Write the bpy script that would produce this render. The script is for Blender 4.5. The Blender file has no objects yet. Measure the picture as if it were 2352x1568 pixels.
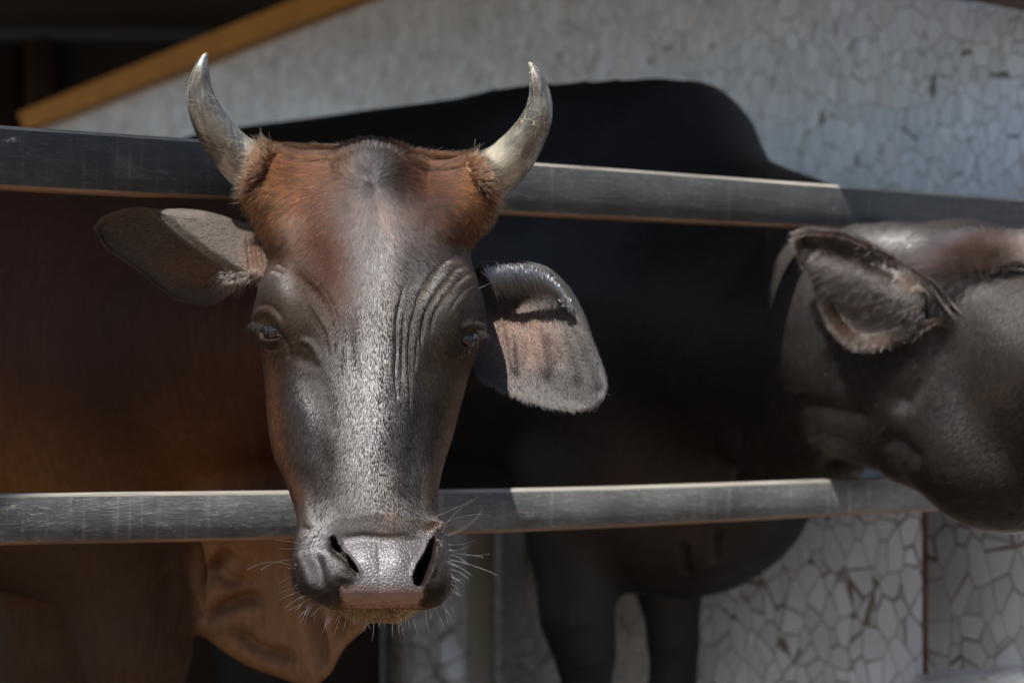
import bpy, math, random
import numpy as np
from mathutils import Vector

rng = np.random.default_rng(7)
random.seed(7)
S = bpy.context.scene
COL = S.collection

# ------------------------------------------------------------------ camera, sky, sun
FPX = 5553.0                       # focal length in pixels of a 2352 px wide picture
CAMZ = 1.15
PITCH = math.atan((953 - 784) / FPX)
cam_d = bpy.data.cameras.new("camera")
cam = bpy.data.objects.new("camera", cam_d); COL.objects.link(cam)
cam_d.sensor_width = 36.0
cam_d.lens = FPX / 2352 * 36.0
cam_d.clip_end = 200.0
cam_d.clip_start = 0.05
cam.location = (0, 0, CAMZ)
cam.rotation_euler = (math.radians(90) + PITCH, 0, 0)
cam_d.dof.use_dof = True
cam_d.dof.focus_distance = 2.53
cam_d.dof.aperture_fstop = 5.0
S.camera = cam

SUN = np.array([-0.62, -1.0, 1.70]); SUN /= np.linalg.norm(SUN)     # towards the sun
SUN_EL = math.asin(SUN[2]); SUN_AZ = math.atan2(SUN[0], SUN[1])
w = bpy.data.worlds.new("World"); S.world = w; w.use_nodes = True
nt = w.node_tree; nt.nodes.clear()
sky = nt.nodes.new("ShaderNodeTexSky"); sky.sky_type = 'NISHITA'; sky.sun_disc = False
sky.ozone_density = 3.0; sky.sun_elevation = SUN_EL; sky.sun_rotation = SUN_AZ
bg = nt.nodes.new("ShaderNodeBackground"); bg.inputs[1].default_value = 0.078
wo = nt.nodes.new("ShaderNodeOutputWorld")
nt.links.new(sky.outputs[0], bg.inputs[0]); nt.links.new(bg.outputs[0], wo.inputs[0])
sd = bpy.data.lights.new("sun", 'SUN'); sd.energy = 5.0; sd.angle = math.radians(0.5); sd.color = (1.0, 0.985, 0.955)
so = bpy.data.objects.new("sun", sd); COL.objects.link(so)
so.rotation_euler = Vector(tuple(SUN)).to_track_quat('Z', 'Y').to_euler()
so.location = (-2, -4, 6)
S.view_settings.view_transform = 'Standard'; S.view_settings.look = 'None'
S.view_settings.gamma = 1.0; S.view_settings.exposure = 1.5
S.cycles.max_bounces = 8
S.cycles.use_denoising = True

# ------------------------------------------------------------------ measuring helpers
cp, sp_ = math.cos(PITCH), math.sin(PITCH)
C_R = np.array([1, 0, 0.]); C_U = np.array([0, -sp_, cp]); C_F = np.array([0, cp, sp_]); C_O = np.array([0, 0, CAMZ])
def at(X, Y, D):
    """point seen at (X, Y) of the 2352x1568 picture, D metres in front of the camera"""
    X, Y, D = np.broadcast_arrays(np.asarray(X, float), np.asarray(Y, float), np.asarray(D, float))
    a = (X - 1176) / FPX * D; b = -(Y - 784) / FPX * D
    return a[..., None] * C_R + b[..., None] * C_U + D[..., None] * C_F + C_O
def proj(P):
    q = P - C_O
    d = q @ C_F
    return 1176 + (q @ C_R) / d * FPX, 784 - (q @ C_U) / d * FPX, d
def interp(x, xs, ys):
    return np.interp(x, xs, ys)
def cub(x, xs, ys):
    """smooth (Catmull-Rom like) interpolation of a table"""
    xs = np.asarray(xs, float); ys = np.asarray(ys, float); x = np.clip(x, xs[0], xs[-1])
    m = np.gradient(ys, xs)
    i = np.clip(np.searchsorted(xs, x) - 1, 0, len(xs) - 2)
    h = xs[i + 1] - xs[i]; t = (x - xs[i]) / h
    return ((2*t**3-3*t**2+1)*ys[i] + (t**3-2*t**2+t)*h*m[i] + (-2*t**3+3*t**2)*ys[i+1] + (t**3-t**2)*h*m[i+1])
def sstep(x, a, b):
    t = np.clip((x - a) / (b - a), 0, 1); return t*t*(3-2*t)
def gauss(X, Y, cx, cy, rx, ry, ang=0.0):
    c, s = math.cos(math.radians(ang)), math.sin(math.radians(ang))
    u = (X-cx)*c + (Y-cy)*s; v = -(X-cx)*s + (Y-cy)*c
    return np.exp(-((u/rx)**2 + (v/ry)**2))
def pline(X, Y, pts):
    """distance to a polyline and the fraction along it"""
    best = np.full(np.shape(X), 1e9); fr = np.zeros(np.shape(X)); n = len(pts)-1
    for k in range(n):
        ax, ay = pts[k]; bx, by = pts[k+1]
        dx, dy = bx-ax, by-ay
        t = np.clip(((X-ax)*dx+(Y-ay)*dy)/(dx*dx+dy*dy+1e-9), 0, 1)
        d = np.hypot(X-ax-t*dx, Y-ay-t*dy)
        m = d < best
        best = np.where(m, d, best); fr = np.where(m, (k+t)/n, fr)
    return best, fr
def smooth_pts(pts, k=6):
    p = np.array(pts, float); t = np.arange(len(p)); tt = np.linspace(0, len(p)-1, (len(p)-1)*k+1)
    return [tuple(q) for q in np.stack([cub(tt, t, p[:, 0]), cub(tt, t, p[:, 1])], 1)]
def groove(X, Y, pts, wd, taper=0.25):
    d, f = pline(X, Y, smooth_pts(pts, 4))
    return np.exp(-(d/wd)**2) * sstep(f, 0, taper) * sstep(1-f, 0, taper)
def polysd(X, Y, pts):
    """signed distance to a polygon, negative inside"""
    d = np.full(np.shape(X), 1e9); ins = np.zeros(np.shape(X), bool); n = len(pts)
    for k in range(n):
        ax, ay = pts[k]; bx, by = pts[(k+1) % n]
        dx, dy = bx-ax, by-ay
        t = np.clip(((X-ax)*dx+(Y-ay)*dy)/(dx*dx+dy*dy+1e-9), 0, 1)
        d = np.minimum(d, np.hypot(X-ax-t*dx, Y-ay-t*dy))
        c = ((ay > Y) != (by > Y))
        xx = dx*(Y-ay)/(dy if abs(dy) > 1e-9 else 1e-9)+ax
        ins ^= c & (X < xx)
    return np.where(ins, -d, d)
def vnoise(P, scale, seed=0):
    """cheap smooth 3-D value noise, -1..1"""
    q = P*scale; i = np.floor(q).astype(np.int64); f = q-i; f = f*f*(3-2*f)
    out = 0
    for dx in (0, 1):
        for dy in (0, 1):
            for dz in (0, 1):
                h = ((i[..., 0]+dx)*73856093) ^ ((i[..., 1]+dy)*19349663) ^ ((i[..., 2]+dz)*83492791) ^ (seed*2654435)
                h = (h ^ (h >> 13)) * 1274126177 & 0x7fffffff
                v = (h % 10007)/10007.0*2-1
                out = out + v*np.where(dx, f[..., 0], 1-f[..., 0])*np.where(dy, f[..., 1], 1-f[..., 1])*np.where(dz, f[..., 2], 1-f[..., 2])
    return out

# ------------------------------------------------------------------ object helpers
def mesh_np(name, V, F, mats, parent=None, smooth=True, matidx=None, cols=None):
    me = bpy.data.meshes.new(name)
    V = np.ascontiguousarray(V, np.float32)
    if isinstance(F, np.ndarray) and F.shape[1] == 4:
        me.vertices.add(len(V)); me.vertices.foreach_set("co", V.ravel())
        me.loops.add(F.size); me.loops.foreach_set("vertex_index", F.astype(np.int32).ravel())
        me.polygons.add(len(F)); me.polygons.foreach_set("loop_start", np.arange(0, F.size, 4, dtype=np.int32))
        try: me.polygons.foreach_set("loop_total", np.full(len(F), 4, np.int32))
        except Exception: pass
        me.update(calc_edges=True)
        me.validate()
    else:
        me.from_pydata([tuple(v) for v in V.tolist()], [], [tuple(f) for f in F])
    for m in (mats if isinstance(mats, (list, tuple)) else [mats]): me.materials.append(m)
    if matidx is not None and len(matidx) == len(me.polygons): me.polygons.foreach_set("material_index", np.asarray(matidx, np.int32))
    if smooth: me.polygons.foreach_set("use_smooth", np.ones(len(me.polygons), bool))
    if cols is not None:
        for cname, c in cols.items():
            a = me.color_attributes.new(cname, 'FLOAT_COLOR', 'POINT')
            cc = np.ones((len(V), 4), np.float32); cc[:, :c.shape[1]] = c
            a.data.foreach_set("color", cc.ravel())
    o = bpy.data.objects.new(name, me); COL.objects.link(o)
    if parent is not None: o.parent = parent; o.matrix_parent_inverse = parent.matrix_world.inverted()
    return o
def tag(o, label, cat, group=None):
    o["label"] = label; o["category"] = cat
    if group: o["group"] = group
    return o
def structure(o): o["kind"] = "structure"; return o
def empty(name, loc):
    o = bpy.data.objects.new(name, None); COL.objects.link(o); o.location = loc
    bpy.context.view_layer.update()
    return o
def merge(parts):
    Vs, Fs, n = [], [], 0
    for V, F in parts:
        Vs.append(V); Fs.append(F+n); n += len(V)
    return np.concatenate(Vs), np.concatenate(Fs)
def hexa(c8):
    """8 corners: 0-3 front loop, 4-7 back loop"""
    F = np.array([[0,1,2,3],[7,6,5,4],[0,4,5,1],[1,5,6,2],[2,6,7,3],[3,7,4,0]])
    return np.array(c8, float), F
def box(x0, x1, y0, y1, z0, z1):
    return hexa([(x0,y0,z0),(x1,y0,z0),(x1,y0,z1),(x0,y0,z1),(x0,y1,z0),(x1,y1,z0),(x1,y1,z1),(x0,y1,z1)])
def bevel(o, wd, seg=2):
    m = o.modifiers.new("bevel", 'BEVEL'); m.width = wd; m.segments = seg; m.limit_method = 'ANGLE'
def grid_faces(nr, nc, wrap=False, off=0):
    r = np.arange(nr-1)[:, None]; c = np.arange(nc if wrap else nc-1)[None, :]
    c2 = (c+1) % nc
    a = r*nc+c; b = r*nc+c2; d = (r+1)*nc+c; e = (r+1)*nc+c2
    return np.stack([a, b, e, d], -1).reshape(-1, 4)+off
def nets(f, lo, hi, h):
    """surface nets: mesh of f = 0"""
    lo = np.array(lo, float); n = np.ceil((np.array(hi)-lo)/h).astype(int)+1
    ax = [lo[k]+h*np.arange(n[k]) for k in range(3)]
    G = np.stack(np.meshgrid(*ax, indexing='ij'), -1)
    F = f(G)
    ins = F < 0
    m = tuple(n-1); acc = np.zeros(m+(3,)); cnt = np.zeros(m)
    cr = [(i, j, k) for i in (0, 1) for j in (0, 1) for k in (0, 1)]
    def sl(c): return tuple(slice(c[d], c[d]+m[d]) for d in range(3))
    for a in cr:
        for d in range(3):
            if a[d]: continue
            b = list(a); b[d] = 1; b = tuple(b)
            va, vb = F[sl(a)], F[sl(b)]
            x = (va < 0) != (vb < 0)
            t = np.where(x, va/np.where(x, va-vb, 1), 0)
            for q in range(3):
                acc[..., q] += np.where(x, a[q]+(t if q == d else 0), 0)
            cnt += x
    has = cnt > 0
    idx = -np.ones(m, int); idx[has] = np.arange(has.sum())
    base = np.stack(np.nonzero(has), -1)
    V = lo+h*(base+acc[has]/cnt[has][:, None])
    Q = []
    for d in range(3):
        e, g = [(1, 2), (2, 0), (0, 1)][d]
        s0 = [slice(1, m[q]) for q in range(3)]; s0[d] = slice(0, m[d])
        s1 = list(s0); s1[d] = slice(1, m[d]+1)
        A = ins[tuple(s0)]; B = ins[tuple(s1)]
        P = np.stack(np.nonzero(A != B), -1)
        fl = A[tuple(P.T)]
        off = np.array([0 if q == d else 1 for q in range(3)])
        P = P+off
        def at_(de, dg):
            R = P.copy(); R[:, e] -= de; R[:, g] -= dg
            return idx[tuple(R.T)]
        q = np.stack([at_(1, 1), at_(0, 1), at_(0, 0), at_(1, 0)], -1)
        q[~fl] = q[~fl][:, ::-1]
        Q.append(q)
    Q = np.concatenate(Q); Q = Q[(Q >= 0).all(1)]
    return V, Q
def vnormals(V, F):
    a = V[F[:, 2]]-V[F[:, 0]]; b = V[F[:, 3]]-V[F[:, 1]]
    N = np.cross(a, b); out = np.zeros_like(V)
    for k in range(4): np.add.at(out, F[:, k], N)
    return out/np.maximum(np.linalg.norm(out, axis=1), 1e-12)[:, None]
def laplace(V, F, it=2, lam=0.5):
    n = len(V); E = np.concatenate([F[:, [0, 1]], F[:, [1, 2]], F[:, [2, 3]], F[:, [3, 0]]])
    for _ in range(it):
        s = np.zeros_like(V); c = np.zeros(n)
        np.add.at(s, E[:, 0], V[E[:, 1]]); np.add.at(c, E[:, 0], 1)
        np.add.at(s, E[:, 1], V[E[:, 0]]); np.add.at(c, E[:, 1], 1)
        V = V+lam*(s/np.maximum(c, 1)[:, None]-V)
    return V
def subdiv(V, F):
    E = np.sort(np.concatenate([F[:, [0, 1]], F[:, [1, 2]], F[:, [2, 3]], F[:, [3, 0]]]), 1)
    n = len(V); key = E[:, 0]*n+E[:, 1]
    uq, inv = np.unique(key, return_inverse=True)
    em = (V[uq//n]+V[uq % n])/2; fc = V[F].mean(1)
    m = len(F); e = [n+inv[k*m:(k+1)*m] for k in range(4)]; c = n+len(uq)+np.arange(m)
    NF = np.concatenate([np.stack([F[:, 0], e[0], c, e[3]], 1), np.stack([e[0], F[:, 1], e[1], c], 1), np.stack([c, e[1], F[:, 2], e[2]], 1), np.stack([e[3], c, e[2], F[:, 3]], 1)])
    return np.concatenate([V, em, fc]), NF
def smin(a, b, k):
    h = np.clip(0.5+0.5*(b-a)/k, 0, 1); return b*(1-h)+a*h-k*h*(1-h)
def capsule(G, a, b, ra, rb, sq=None):
    a = np.array(a); b = np.array(b); ab = b-a
    t = np.clip(((G-a)@ab)/(ab@ab), 0, 1)
    q = G-(a+t[..., None]*ab)
    if sq is not None: q = q/np.array(sq)
    return np.linalg.norm(q, axis=-1)-(ra+(rb-ra)*t)
def ellipsoid(G, c, r):
    q = (G-np.array(c)); r = np.array(r)
    k0 = np.linalg.norm(q/r, axis=-1); k1 = np.linalg.norm(q/(r*r), axis=-1)
    return k0*(k0-1)/np.maximum(k1, 1e-9)

def hair(name, roots, steps, rad, col, mat, parent, gloss=1.0):
    """roots (N,3); steps (N,K,3) absolute points after the root; rad (N,) root radius"""
    N = len(roots); K = steps.shape[1]+1
    c = bpy.data.hair_curves.new(name)
    c.add_curves([K]*N)
    P = np.concatenate([roots[:, None], steps], 1).astype(np.float32)
    pa = c.attributes.get('position') or c.attributes.new('position', 'FLOAT_VECTOR', 'POINT')
    pa.data.foreach_set('vector', P.ravel())
    ra = c.attributes.get('radius') or c.attributes.new('radius', 'FLOAT', 'POINT')
    tp = np.linspace(1, 0.15, K)**0.8
    ra.data.foreach_set('value', (rad[:, None]*tp[None]).astype(np.float32).ravel())
    ca = c.attributes.new('hcol', 'FLOAT_COLOR', 'POINT')
    cc = np.ones((N, K, 4), np.float32); cc[..., :3] = col[:, None, :3]
    cc[..., 3] = np.clip(gloss, 0, 1)[:, None] if np.ndim(gloss) else gloss
    ca.data.foreach_set('color', cc.ravel())
    c.materials.append(mat)
    o = bpy.data.objects.new(name, c); COL.objects.link(o)
    o.parent = parent; o.matrix_parent_inverse = parent.matrix_world.inverted()
    return o
def sample(V, F, n, dens):
    """n random roots on quads, chosen by area x dens(centroid)"""
    c = V[F].mean(1)
    A = 0.5*np.linalg.norm(np.cross(V[F[:, 2]]-V[F[:, 0]], V[F[:, 3]]-V[F[:, 1]]), axis=1)
    wgt = A*dens(c); wgt /= wgt.sum()
    k = rng.choice(len(F), n, p=wgt)
    u = rng.random(n)[:, None]; v = rng.random(n)[:, None]
    a, b, cc, d = [V[F[k, j]] for j in range(4)]
    N = vnormals(V, F)
    P = (a*(1-u)+b*u)*(1-v)+(d*(1-u)+cc*u)*v
    nn = N[F[k, 0]]*(1-u)*(1-v)+N[F[k, 1]]*u*(1-v)+N[F[k, 2]]*u*v+N[F[k, 3]]*(1-u)*v
    nn /= np.maximum(np.linalg.norm(nn, axis=1), 1e-9)[:, None]
    return P, nn
def groom(P, N, d2, length, lift, jit, K=3, droop=0.0):
    """d2 (n,2): combing direction in the picture plane (x right, y down)"""
    T = d2[:, :1]*C_R-d2[:, 1:]*C_U
    T = T-(T*N).sum(1)[:, None]*N
    T = T+rng.normal(0, 1, T.shape)*(jit[:, None] if np.ndim(jit) else jit)
    T = T-(T*N).sum(1)[:, None]*N
    T /= np.maximum(np.linalg.norm(T, axis=1), 1e-6)[:, None]
    L = (length*rng.uniform(0.7, 1.2, len(P)))[:, None]
    lf = np.broadcast_to(np.asarray(lift, float), (len(P),))[:, None]
    out = []
    for k in range(1, K+1):
        f = k/K
        out.append(P+T*L*f+N*L*lf*(f**0.8)*(1-0.35*f)-np.array([0, 0, 1.])*L*droop*f*f)
    return np.stack(out, 1)

# ------------------------------------------------------------------ material helpers
def newmat(name):
    m = bpy.data.materials.new(name); m.use_nodes = True
    m.node_tree.nodes.clear(); return m, m.node_tree
class NB:
    def __init__(s, name): s.m, s.t = newmat(name); s.o = s.n("ShaderNodeOutputMaterial")
    def n(s, typ, **kw):
        x = s.t.nodes.new(typ)
        for k, v in kw.items():
            if k.startswith("i_"): x.inputs[k[2:].replace("_", " ")].default_value = v
            else: setattr(x, k, v)
        return x
    def l(s, a, b): s.t.links.new(a, b)
    def obj(s): return s.n("ShaderNodeTexCoord").outputs["Object"]
    def map(s, vec, scale=(1,1,1), rot=(0,0,0), loc=(0,0,0)):
        x = s.n("ShaderNodeMapping"); s.l(vec, x.inputs[0]); x.inputs["Scale"].default_value = scale; x.inputs["Rotation"].default_value = rot; x.inputs["Location"].default_value = loc
        return x.outputs[0]
    def noise(s, vec, sc, det=4, rough=0.55, dist=0.0):
        x = s.n("ShaderNodeTexNoise"); s.l(vec, x.inputs["Vector"]); x.inputs["Scale"].default_value = sc; x.inputs["Detail"].default_value = det
        x.inputs["Roughness"].default_value = rough; x.inputs["Distortion"].default_value = dist
        return x.outputs["Fac"]
    def vor(s, vec, sc, feature='F1', out="Distance", rnd=1.0):
        x = s.n("ShaderNodeTexVoronoi", feature=feature); s.l(vec, x.inputs["Vector"]); x.inputs["Scale"].default_value = sc; x.inputs["Randomness"].default_value = rnd
        return x.outputs[out]
    def ramp(s, f, pts):
        x = s.n("ShaderNodeValToRGB"); s.l(f, x.inputs[0]); e = x.color_ramp.elements
        while len(e) < len(pts): e.new(0.5)
        for k, (p, c) in enumerate(pts):
            e[k].position = p; e[k].color = tuple(c)+(1,) if not isinstance(c, (int, float)) else (c, c, c, 1)
        return x.outputs[0]
    def mix(s, f, a, b, mode='MIX'):
        x = s.n("ShaderNodeMix", data_type='RGBA', blend_type=mode)
        for v, i in ((f, 0), (a, 6), (b, 7)):
            if isinstance(v, (int, float)): x.inputs[i].default_value = v if i == 0 else (v, v, v, 1)
            elif isinstance(v, tuple): x.inputs[i].default_value = v+(1,)
            else: s.l(v, x.inputs[i])
        return x.outputs[2]
    def math(s, op, a, b=0.0, clamp=False):
        x = s.n("ShaderNodeMath", operation=op); x.use_clamp = clamp
        for v, i in ((a, 0), (b, 1)):
            if isinstance(v, (int, float)): x.inputs[i].default_value = v
            else: s.l(v, x.inputs[i])
        return x.outputs[0]
    def bump(s, h, st, dist, nrm=None):
        x = s.n("ShaderNodeBump"); s.l(h, x.inputs["Height"]); x.inputs["Strength"].default_value = st; x.inputs["Distance"].default_value = dist
        if nrm is not None: s.l(nrm, x.inputs["Normal"])
        return x.outputs[0]
    def attr(s, name, out="Color"):
        return s.n("ShaderNodeAttribute", attribute_name=name).outputs[out]
    def princ(s, col, rough, nrm=None, **kw):
        x = s.n("ShaderNodeBsdfPrincipled")
        for v, nme in ((col, "Base Color"), (rough, "Roughness")):
            if isinstance(v, (int, float)): x.inputs[nme].default_value = v
            elif isinstance(v, tuple): x.inputs[nme].default_value = v+(1,)
            else: s.l(v, x.inputs[nme])
        if nrm is not None: s.l(nrm, x.inputs["Normal"])
        for k, v in kw.items():
            nme = k.replace("_", " ")
            if hasattr(v, "links"): s.l(v, x.inputs[nme])
            else: x.inputs[nme].default_value = v
        s.l(x.outputs[0], s.o.inputs[0]); return s.m

# short hair
def hair_mat(name, rough=0.32, radial=0.45, coat=0.0, ior=1.74):
    b = NB(name); h = b.n("ShaderNodeBsdfHairPrincipled"); h.parametrization = 'COLOR'
    b.l(b.attr('hcol'), h.inputs["Color"])
    at_ = b.n("ShaderNodeAttribute", attribute_name='hcol')
    mr = b.n("ShaderNodeMapRange"); b.l(at_.outputs["Alpha"], mr.inputs[0]); mr.inputs[3].default_value = min(0.55, rough+0.22); mr.inputs[4].default_value = rough
    mi_ = b.n("ShaderNodeMapRange"); b.l(at_.outputs["Alpha"], mi_.inputs[0]); mi_.inputs[3].default_value = 1.12; mi_.inputs[4].default_value = ior
    b.l(mr.outputs[0], h.inputs["Roughness"]); b.l(mi_.outputs[0], h.inputs["IOR"])
    h.inputs["Roughness"].default_value = rough; h.inputs["Radial Roughness"].default_value = radial
    h.inputs["Coat"].default_value = coat; h.inputs["IOR"].default_value = ior; h.inputs["Random Roughness"].default_value = 0.3
    b.l(h.outputs[0], b.o.inputs[0]); return b.m
M_hair = hair_mat("short_hair", 0.18, 0.32)
M_hair2 = hair_mat("rough_hair", 0.20, 0.35, ior=1.75)
M_whisk = hair_mat("pale_whisker", 0.25, 0.3)

# head skin: base colour from attribute "skin", moist nose pad from "mask" (r pad, g wet, b open nostril)
b = NB("head_skin"); oc = b.obj()
mk = b.n("ShaderNodeSeparateColor"); b.l(b.attr("mask"), mk.inputs[0])
vn = b.vor(b.map(oc, (1, 1, 1.0)), 230, 'SMOOTH_F1')
cob = b.n("ShaderNodeMapRange"); b.l(b.vor(oc, 265, 'DISTANCE_TO_EDGE', rnd=0.9), cob.inputs[0]); cob.inputs[2].default_value = 0.30; cob.interpolation_type = 'SMOOTHERSTEP'
hfine = b.noise(b.map(oc, (1, 1, 0.35)), 900, 3)
padh = b.math('MULTIPLY', b.math('SMOOTH_MIN', cob.outputs[0], 0.8), mk.outputs[0])
n1 = b.bump(padh, 0.45, 0.0012)
n2 = b.bump(hfine, 0.6, 0.0009, n1)
glv = b.attr('mask')
rgh = b.mix(mk.outputs[0], 0.44, b.mix(mk.outputs[1], 0.45, 0.30))
M_skin = b.princ(b.mix(b.math('MULTIPLY', b.noise(oc, 60, 4), 0.8), b.attr("skin"), b.mix(0.5, b.attr("skin"), (0.0, 0.0, 0.0))), rgh, n2, Specular_IOR_Level=b.mix(mk.outputs[0], b.mix(mk.outputs[2], 0.05, 0.16), 0.5))

def hide(name, c1, c2, rough=0.5, spec=0.4, sheen=0.0, scale=1.0, attr=None):
    b = NB(name); oc = b.obj()
    f1 = b.noise(b.map(oc, (1, 1, .6)), 3.0*scale, 5)
    f2 = b.noise(b.map(oc, (2, 2, .35)), 60, 4)
    c = b.mix(b.ramp(f1, [(0.35, 0.0), (0.68, 1.0)]), c1, c2)
    c = b.mix(b.math('MULTIPLY', b.ramp(f2, [(.35, 0.), (.7, 1.)]), 0.45), c, tuple(v*0.45 for v in c1))
    if attr: c = b.mix(1.0, c, b.attr(attr), 'MULTIPLY')
    h1 = b.noise(b.map(oc, (3, 3, 0.4)), 120, 3)
    nn = b.bump(b.noise(oc, 14, 3), 0.35, 0.012, b.bump(h1, 0.8, 0.004))
    return b.princ(c, rough, nn, Specular_IOR_Level=spec, Sheen_Weight=sheen, Sheen_Roughness=0.4)
M_brown = hide("brown_hide", (0.55, 0.55, 0.55), (1.0, 1.0, 1.0), 0.6, 0.12, 0.0, attr="skin")
M_black = hide("black_hide", (0.004, 0.0038, 0.004), (0.009, 0.0075, 0.0070), 0.5, 0.3, attr="skin")

# horn
b = NB("horn_keratin"); oc = b.obj(); huv = b.attr("huv", "Vector")
streak = b.noise(b.map(huv, (2.2, 1, 1)), 5.0, 6, 0.62, 0.6)
cloud = b.noise(oc, 26, 6, 0.65, 0.6)
fine = b.noise(oc, 240, 5, 0.7, 0.6)
mixn = b.math('ADD', b.math('MULTIPLY', streak, 0.55), b.math('MULTIPLY', cloud, 0.45))
c = b.ramp(mixn, [(0.38, (0.012, 0.011, 0.010)), (0.48, (0.045, 0.041, 0.034)), (0.58, (0.12, 0.105, 0.078)), (0.70, (0.26, 0.23, 0.17))])
tp = b.n("ShaderNodeSeparateColor"); b.l(b.attr("hb"), tp.inputs[0])
c = b.mix(b.math('MULTIPLY', tp.outputs[0], b.ramp(cloud, [(0.42, 0.1), (0.56, 0.8)])), c, (0.36, 0.33, 0.26))  # cream base flakes, paler to stand in for sun glare
c = b.mix(b.math('MULTIPLY', tp.outputs[1], 0.7), c, (0.030, 0.029, 0.027))
def scratch(rot, sc_, th_, gate):
    v_ = b.n("ShaderNodeTexVoronoi", feature='DISTANCE_TO_EDGE'); wob = b.noise(oc, 30, 2)
    b.l(b.map(oc, (1.0, 0.45, 2.6), rot), v_.inputs["Vector"]); v_.inputs["Scale"].default_value = sc_
    return b.math('MULTIPLY', b.ramp(v_.outputs[0], [(0.0, 1.0), (th_, 0.0)]), b.ramp(b.noise(b.map(oc, (1, 1, 1), rot, (gate, 0, 0)), 34, 2), [(0.52, 0.), (0.6, 1.)]))
sm = b.math('ADD', scratch((0.5, 0.9, 0.4), 40, 0.018, 1.0), scratch((0.1, -0.7, 0.9), 52, 0.018, 4.0), True)
c = b.mix(b.math('MULTIPLY', sm, 0.7), c, (0.45, 0.36, 0.23))
c = b.mix(b.math('MULTIPLY', b.ramp(fine, [(0.55, 0.), (0.72, 1.)]), 0.5), c, (0.03, 0.027, 0.024))
M_horn = b.princ(c, b.ramp(fine, [(0.3, 0.15), (0.7, 0.4)]), b.bump(fine, 0.35, 0.0012, b.bump(mixn, 0.35, 0.004)), Specular_IOR_Level=0.6)

b = NB("eye_surface"); oc = b.obj()
M_eye = b.princ(b.attr("iris"), 0.05, None, Specular_IOR_Level=0.45)

# rails
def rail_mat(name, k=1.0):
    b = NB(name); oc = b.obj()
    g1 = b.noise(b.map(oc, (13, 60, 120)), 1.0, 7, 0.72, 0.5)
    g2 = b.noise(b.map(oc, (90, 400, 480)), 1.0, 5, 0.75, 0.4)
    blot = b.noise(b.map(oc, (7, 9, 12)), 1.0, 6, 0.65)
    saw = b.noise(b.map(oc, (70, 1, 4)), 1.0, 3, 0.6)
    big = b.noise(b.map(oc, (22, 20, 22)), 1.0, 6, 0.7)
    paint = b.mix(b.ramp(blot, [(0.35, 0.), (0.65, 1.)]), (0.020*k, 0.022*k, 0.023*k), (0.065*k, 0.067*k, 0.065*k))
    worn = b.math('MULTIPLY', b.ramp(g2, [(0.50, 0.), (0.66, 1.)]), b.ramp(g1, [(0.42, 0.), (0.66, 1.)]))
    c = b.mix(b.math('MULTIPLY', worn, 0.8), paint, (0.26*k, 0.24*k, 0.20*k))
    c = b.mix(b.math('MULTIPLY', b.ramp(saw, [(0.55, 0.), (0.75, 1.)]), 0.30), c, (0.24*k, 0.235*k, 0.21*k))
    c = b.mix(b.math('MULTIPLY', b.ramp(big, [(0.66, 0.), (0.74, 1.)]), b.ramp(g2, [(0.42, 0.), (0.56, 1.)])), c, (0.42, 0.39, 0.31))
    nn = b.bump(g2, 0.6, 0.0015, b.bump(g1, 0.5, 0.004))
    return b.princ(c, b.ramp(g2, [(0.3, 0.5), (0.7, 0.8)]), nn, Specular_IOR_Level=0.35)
M_rail = rail_mat("worn_black_paint"); M_rail2 = rail_mat("dark_shaded_black_paint", 0.40)  # upper rail's darker paint, part of its darkness standing in for shade
def wood(name, a_, b_, c_):
    b = NB(name); g = b.noise(b.map(b.obj(), (6, 90, 90)), 1.0, 6, 0.7)
    return b.princ(b.ramp(g, [(0.25, a_), (0.55, b_), (0.8, c_)]), 0.75, b.bump(g, 0.5, 0.003))
M_wood = wood("bare_wood", (0.03, 0.018, 0.011), (0.13, 0.075, 0.042), (0.24, 0.16, 0.10))
M_top = wood("pale_bare_wood", (0.045, 0.04, 0.033), (0.16, 0.145, 0.12), (0.30, 0.275, 0.23))

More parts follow.
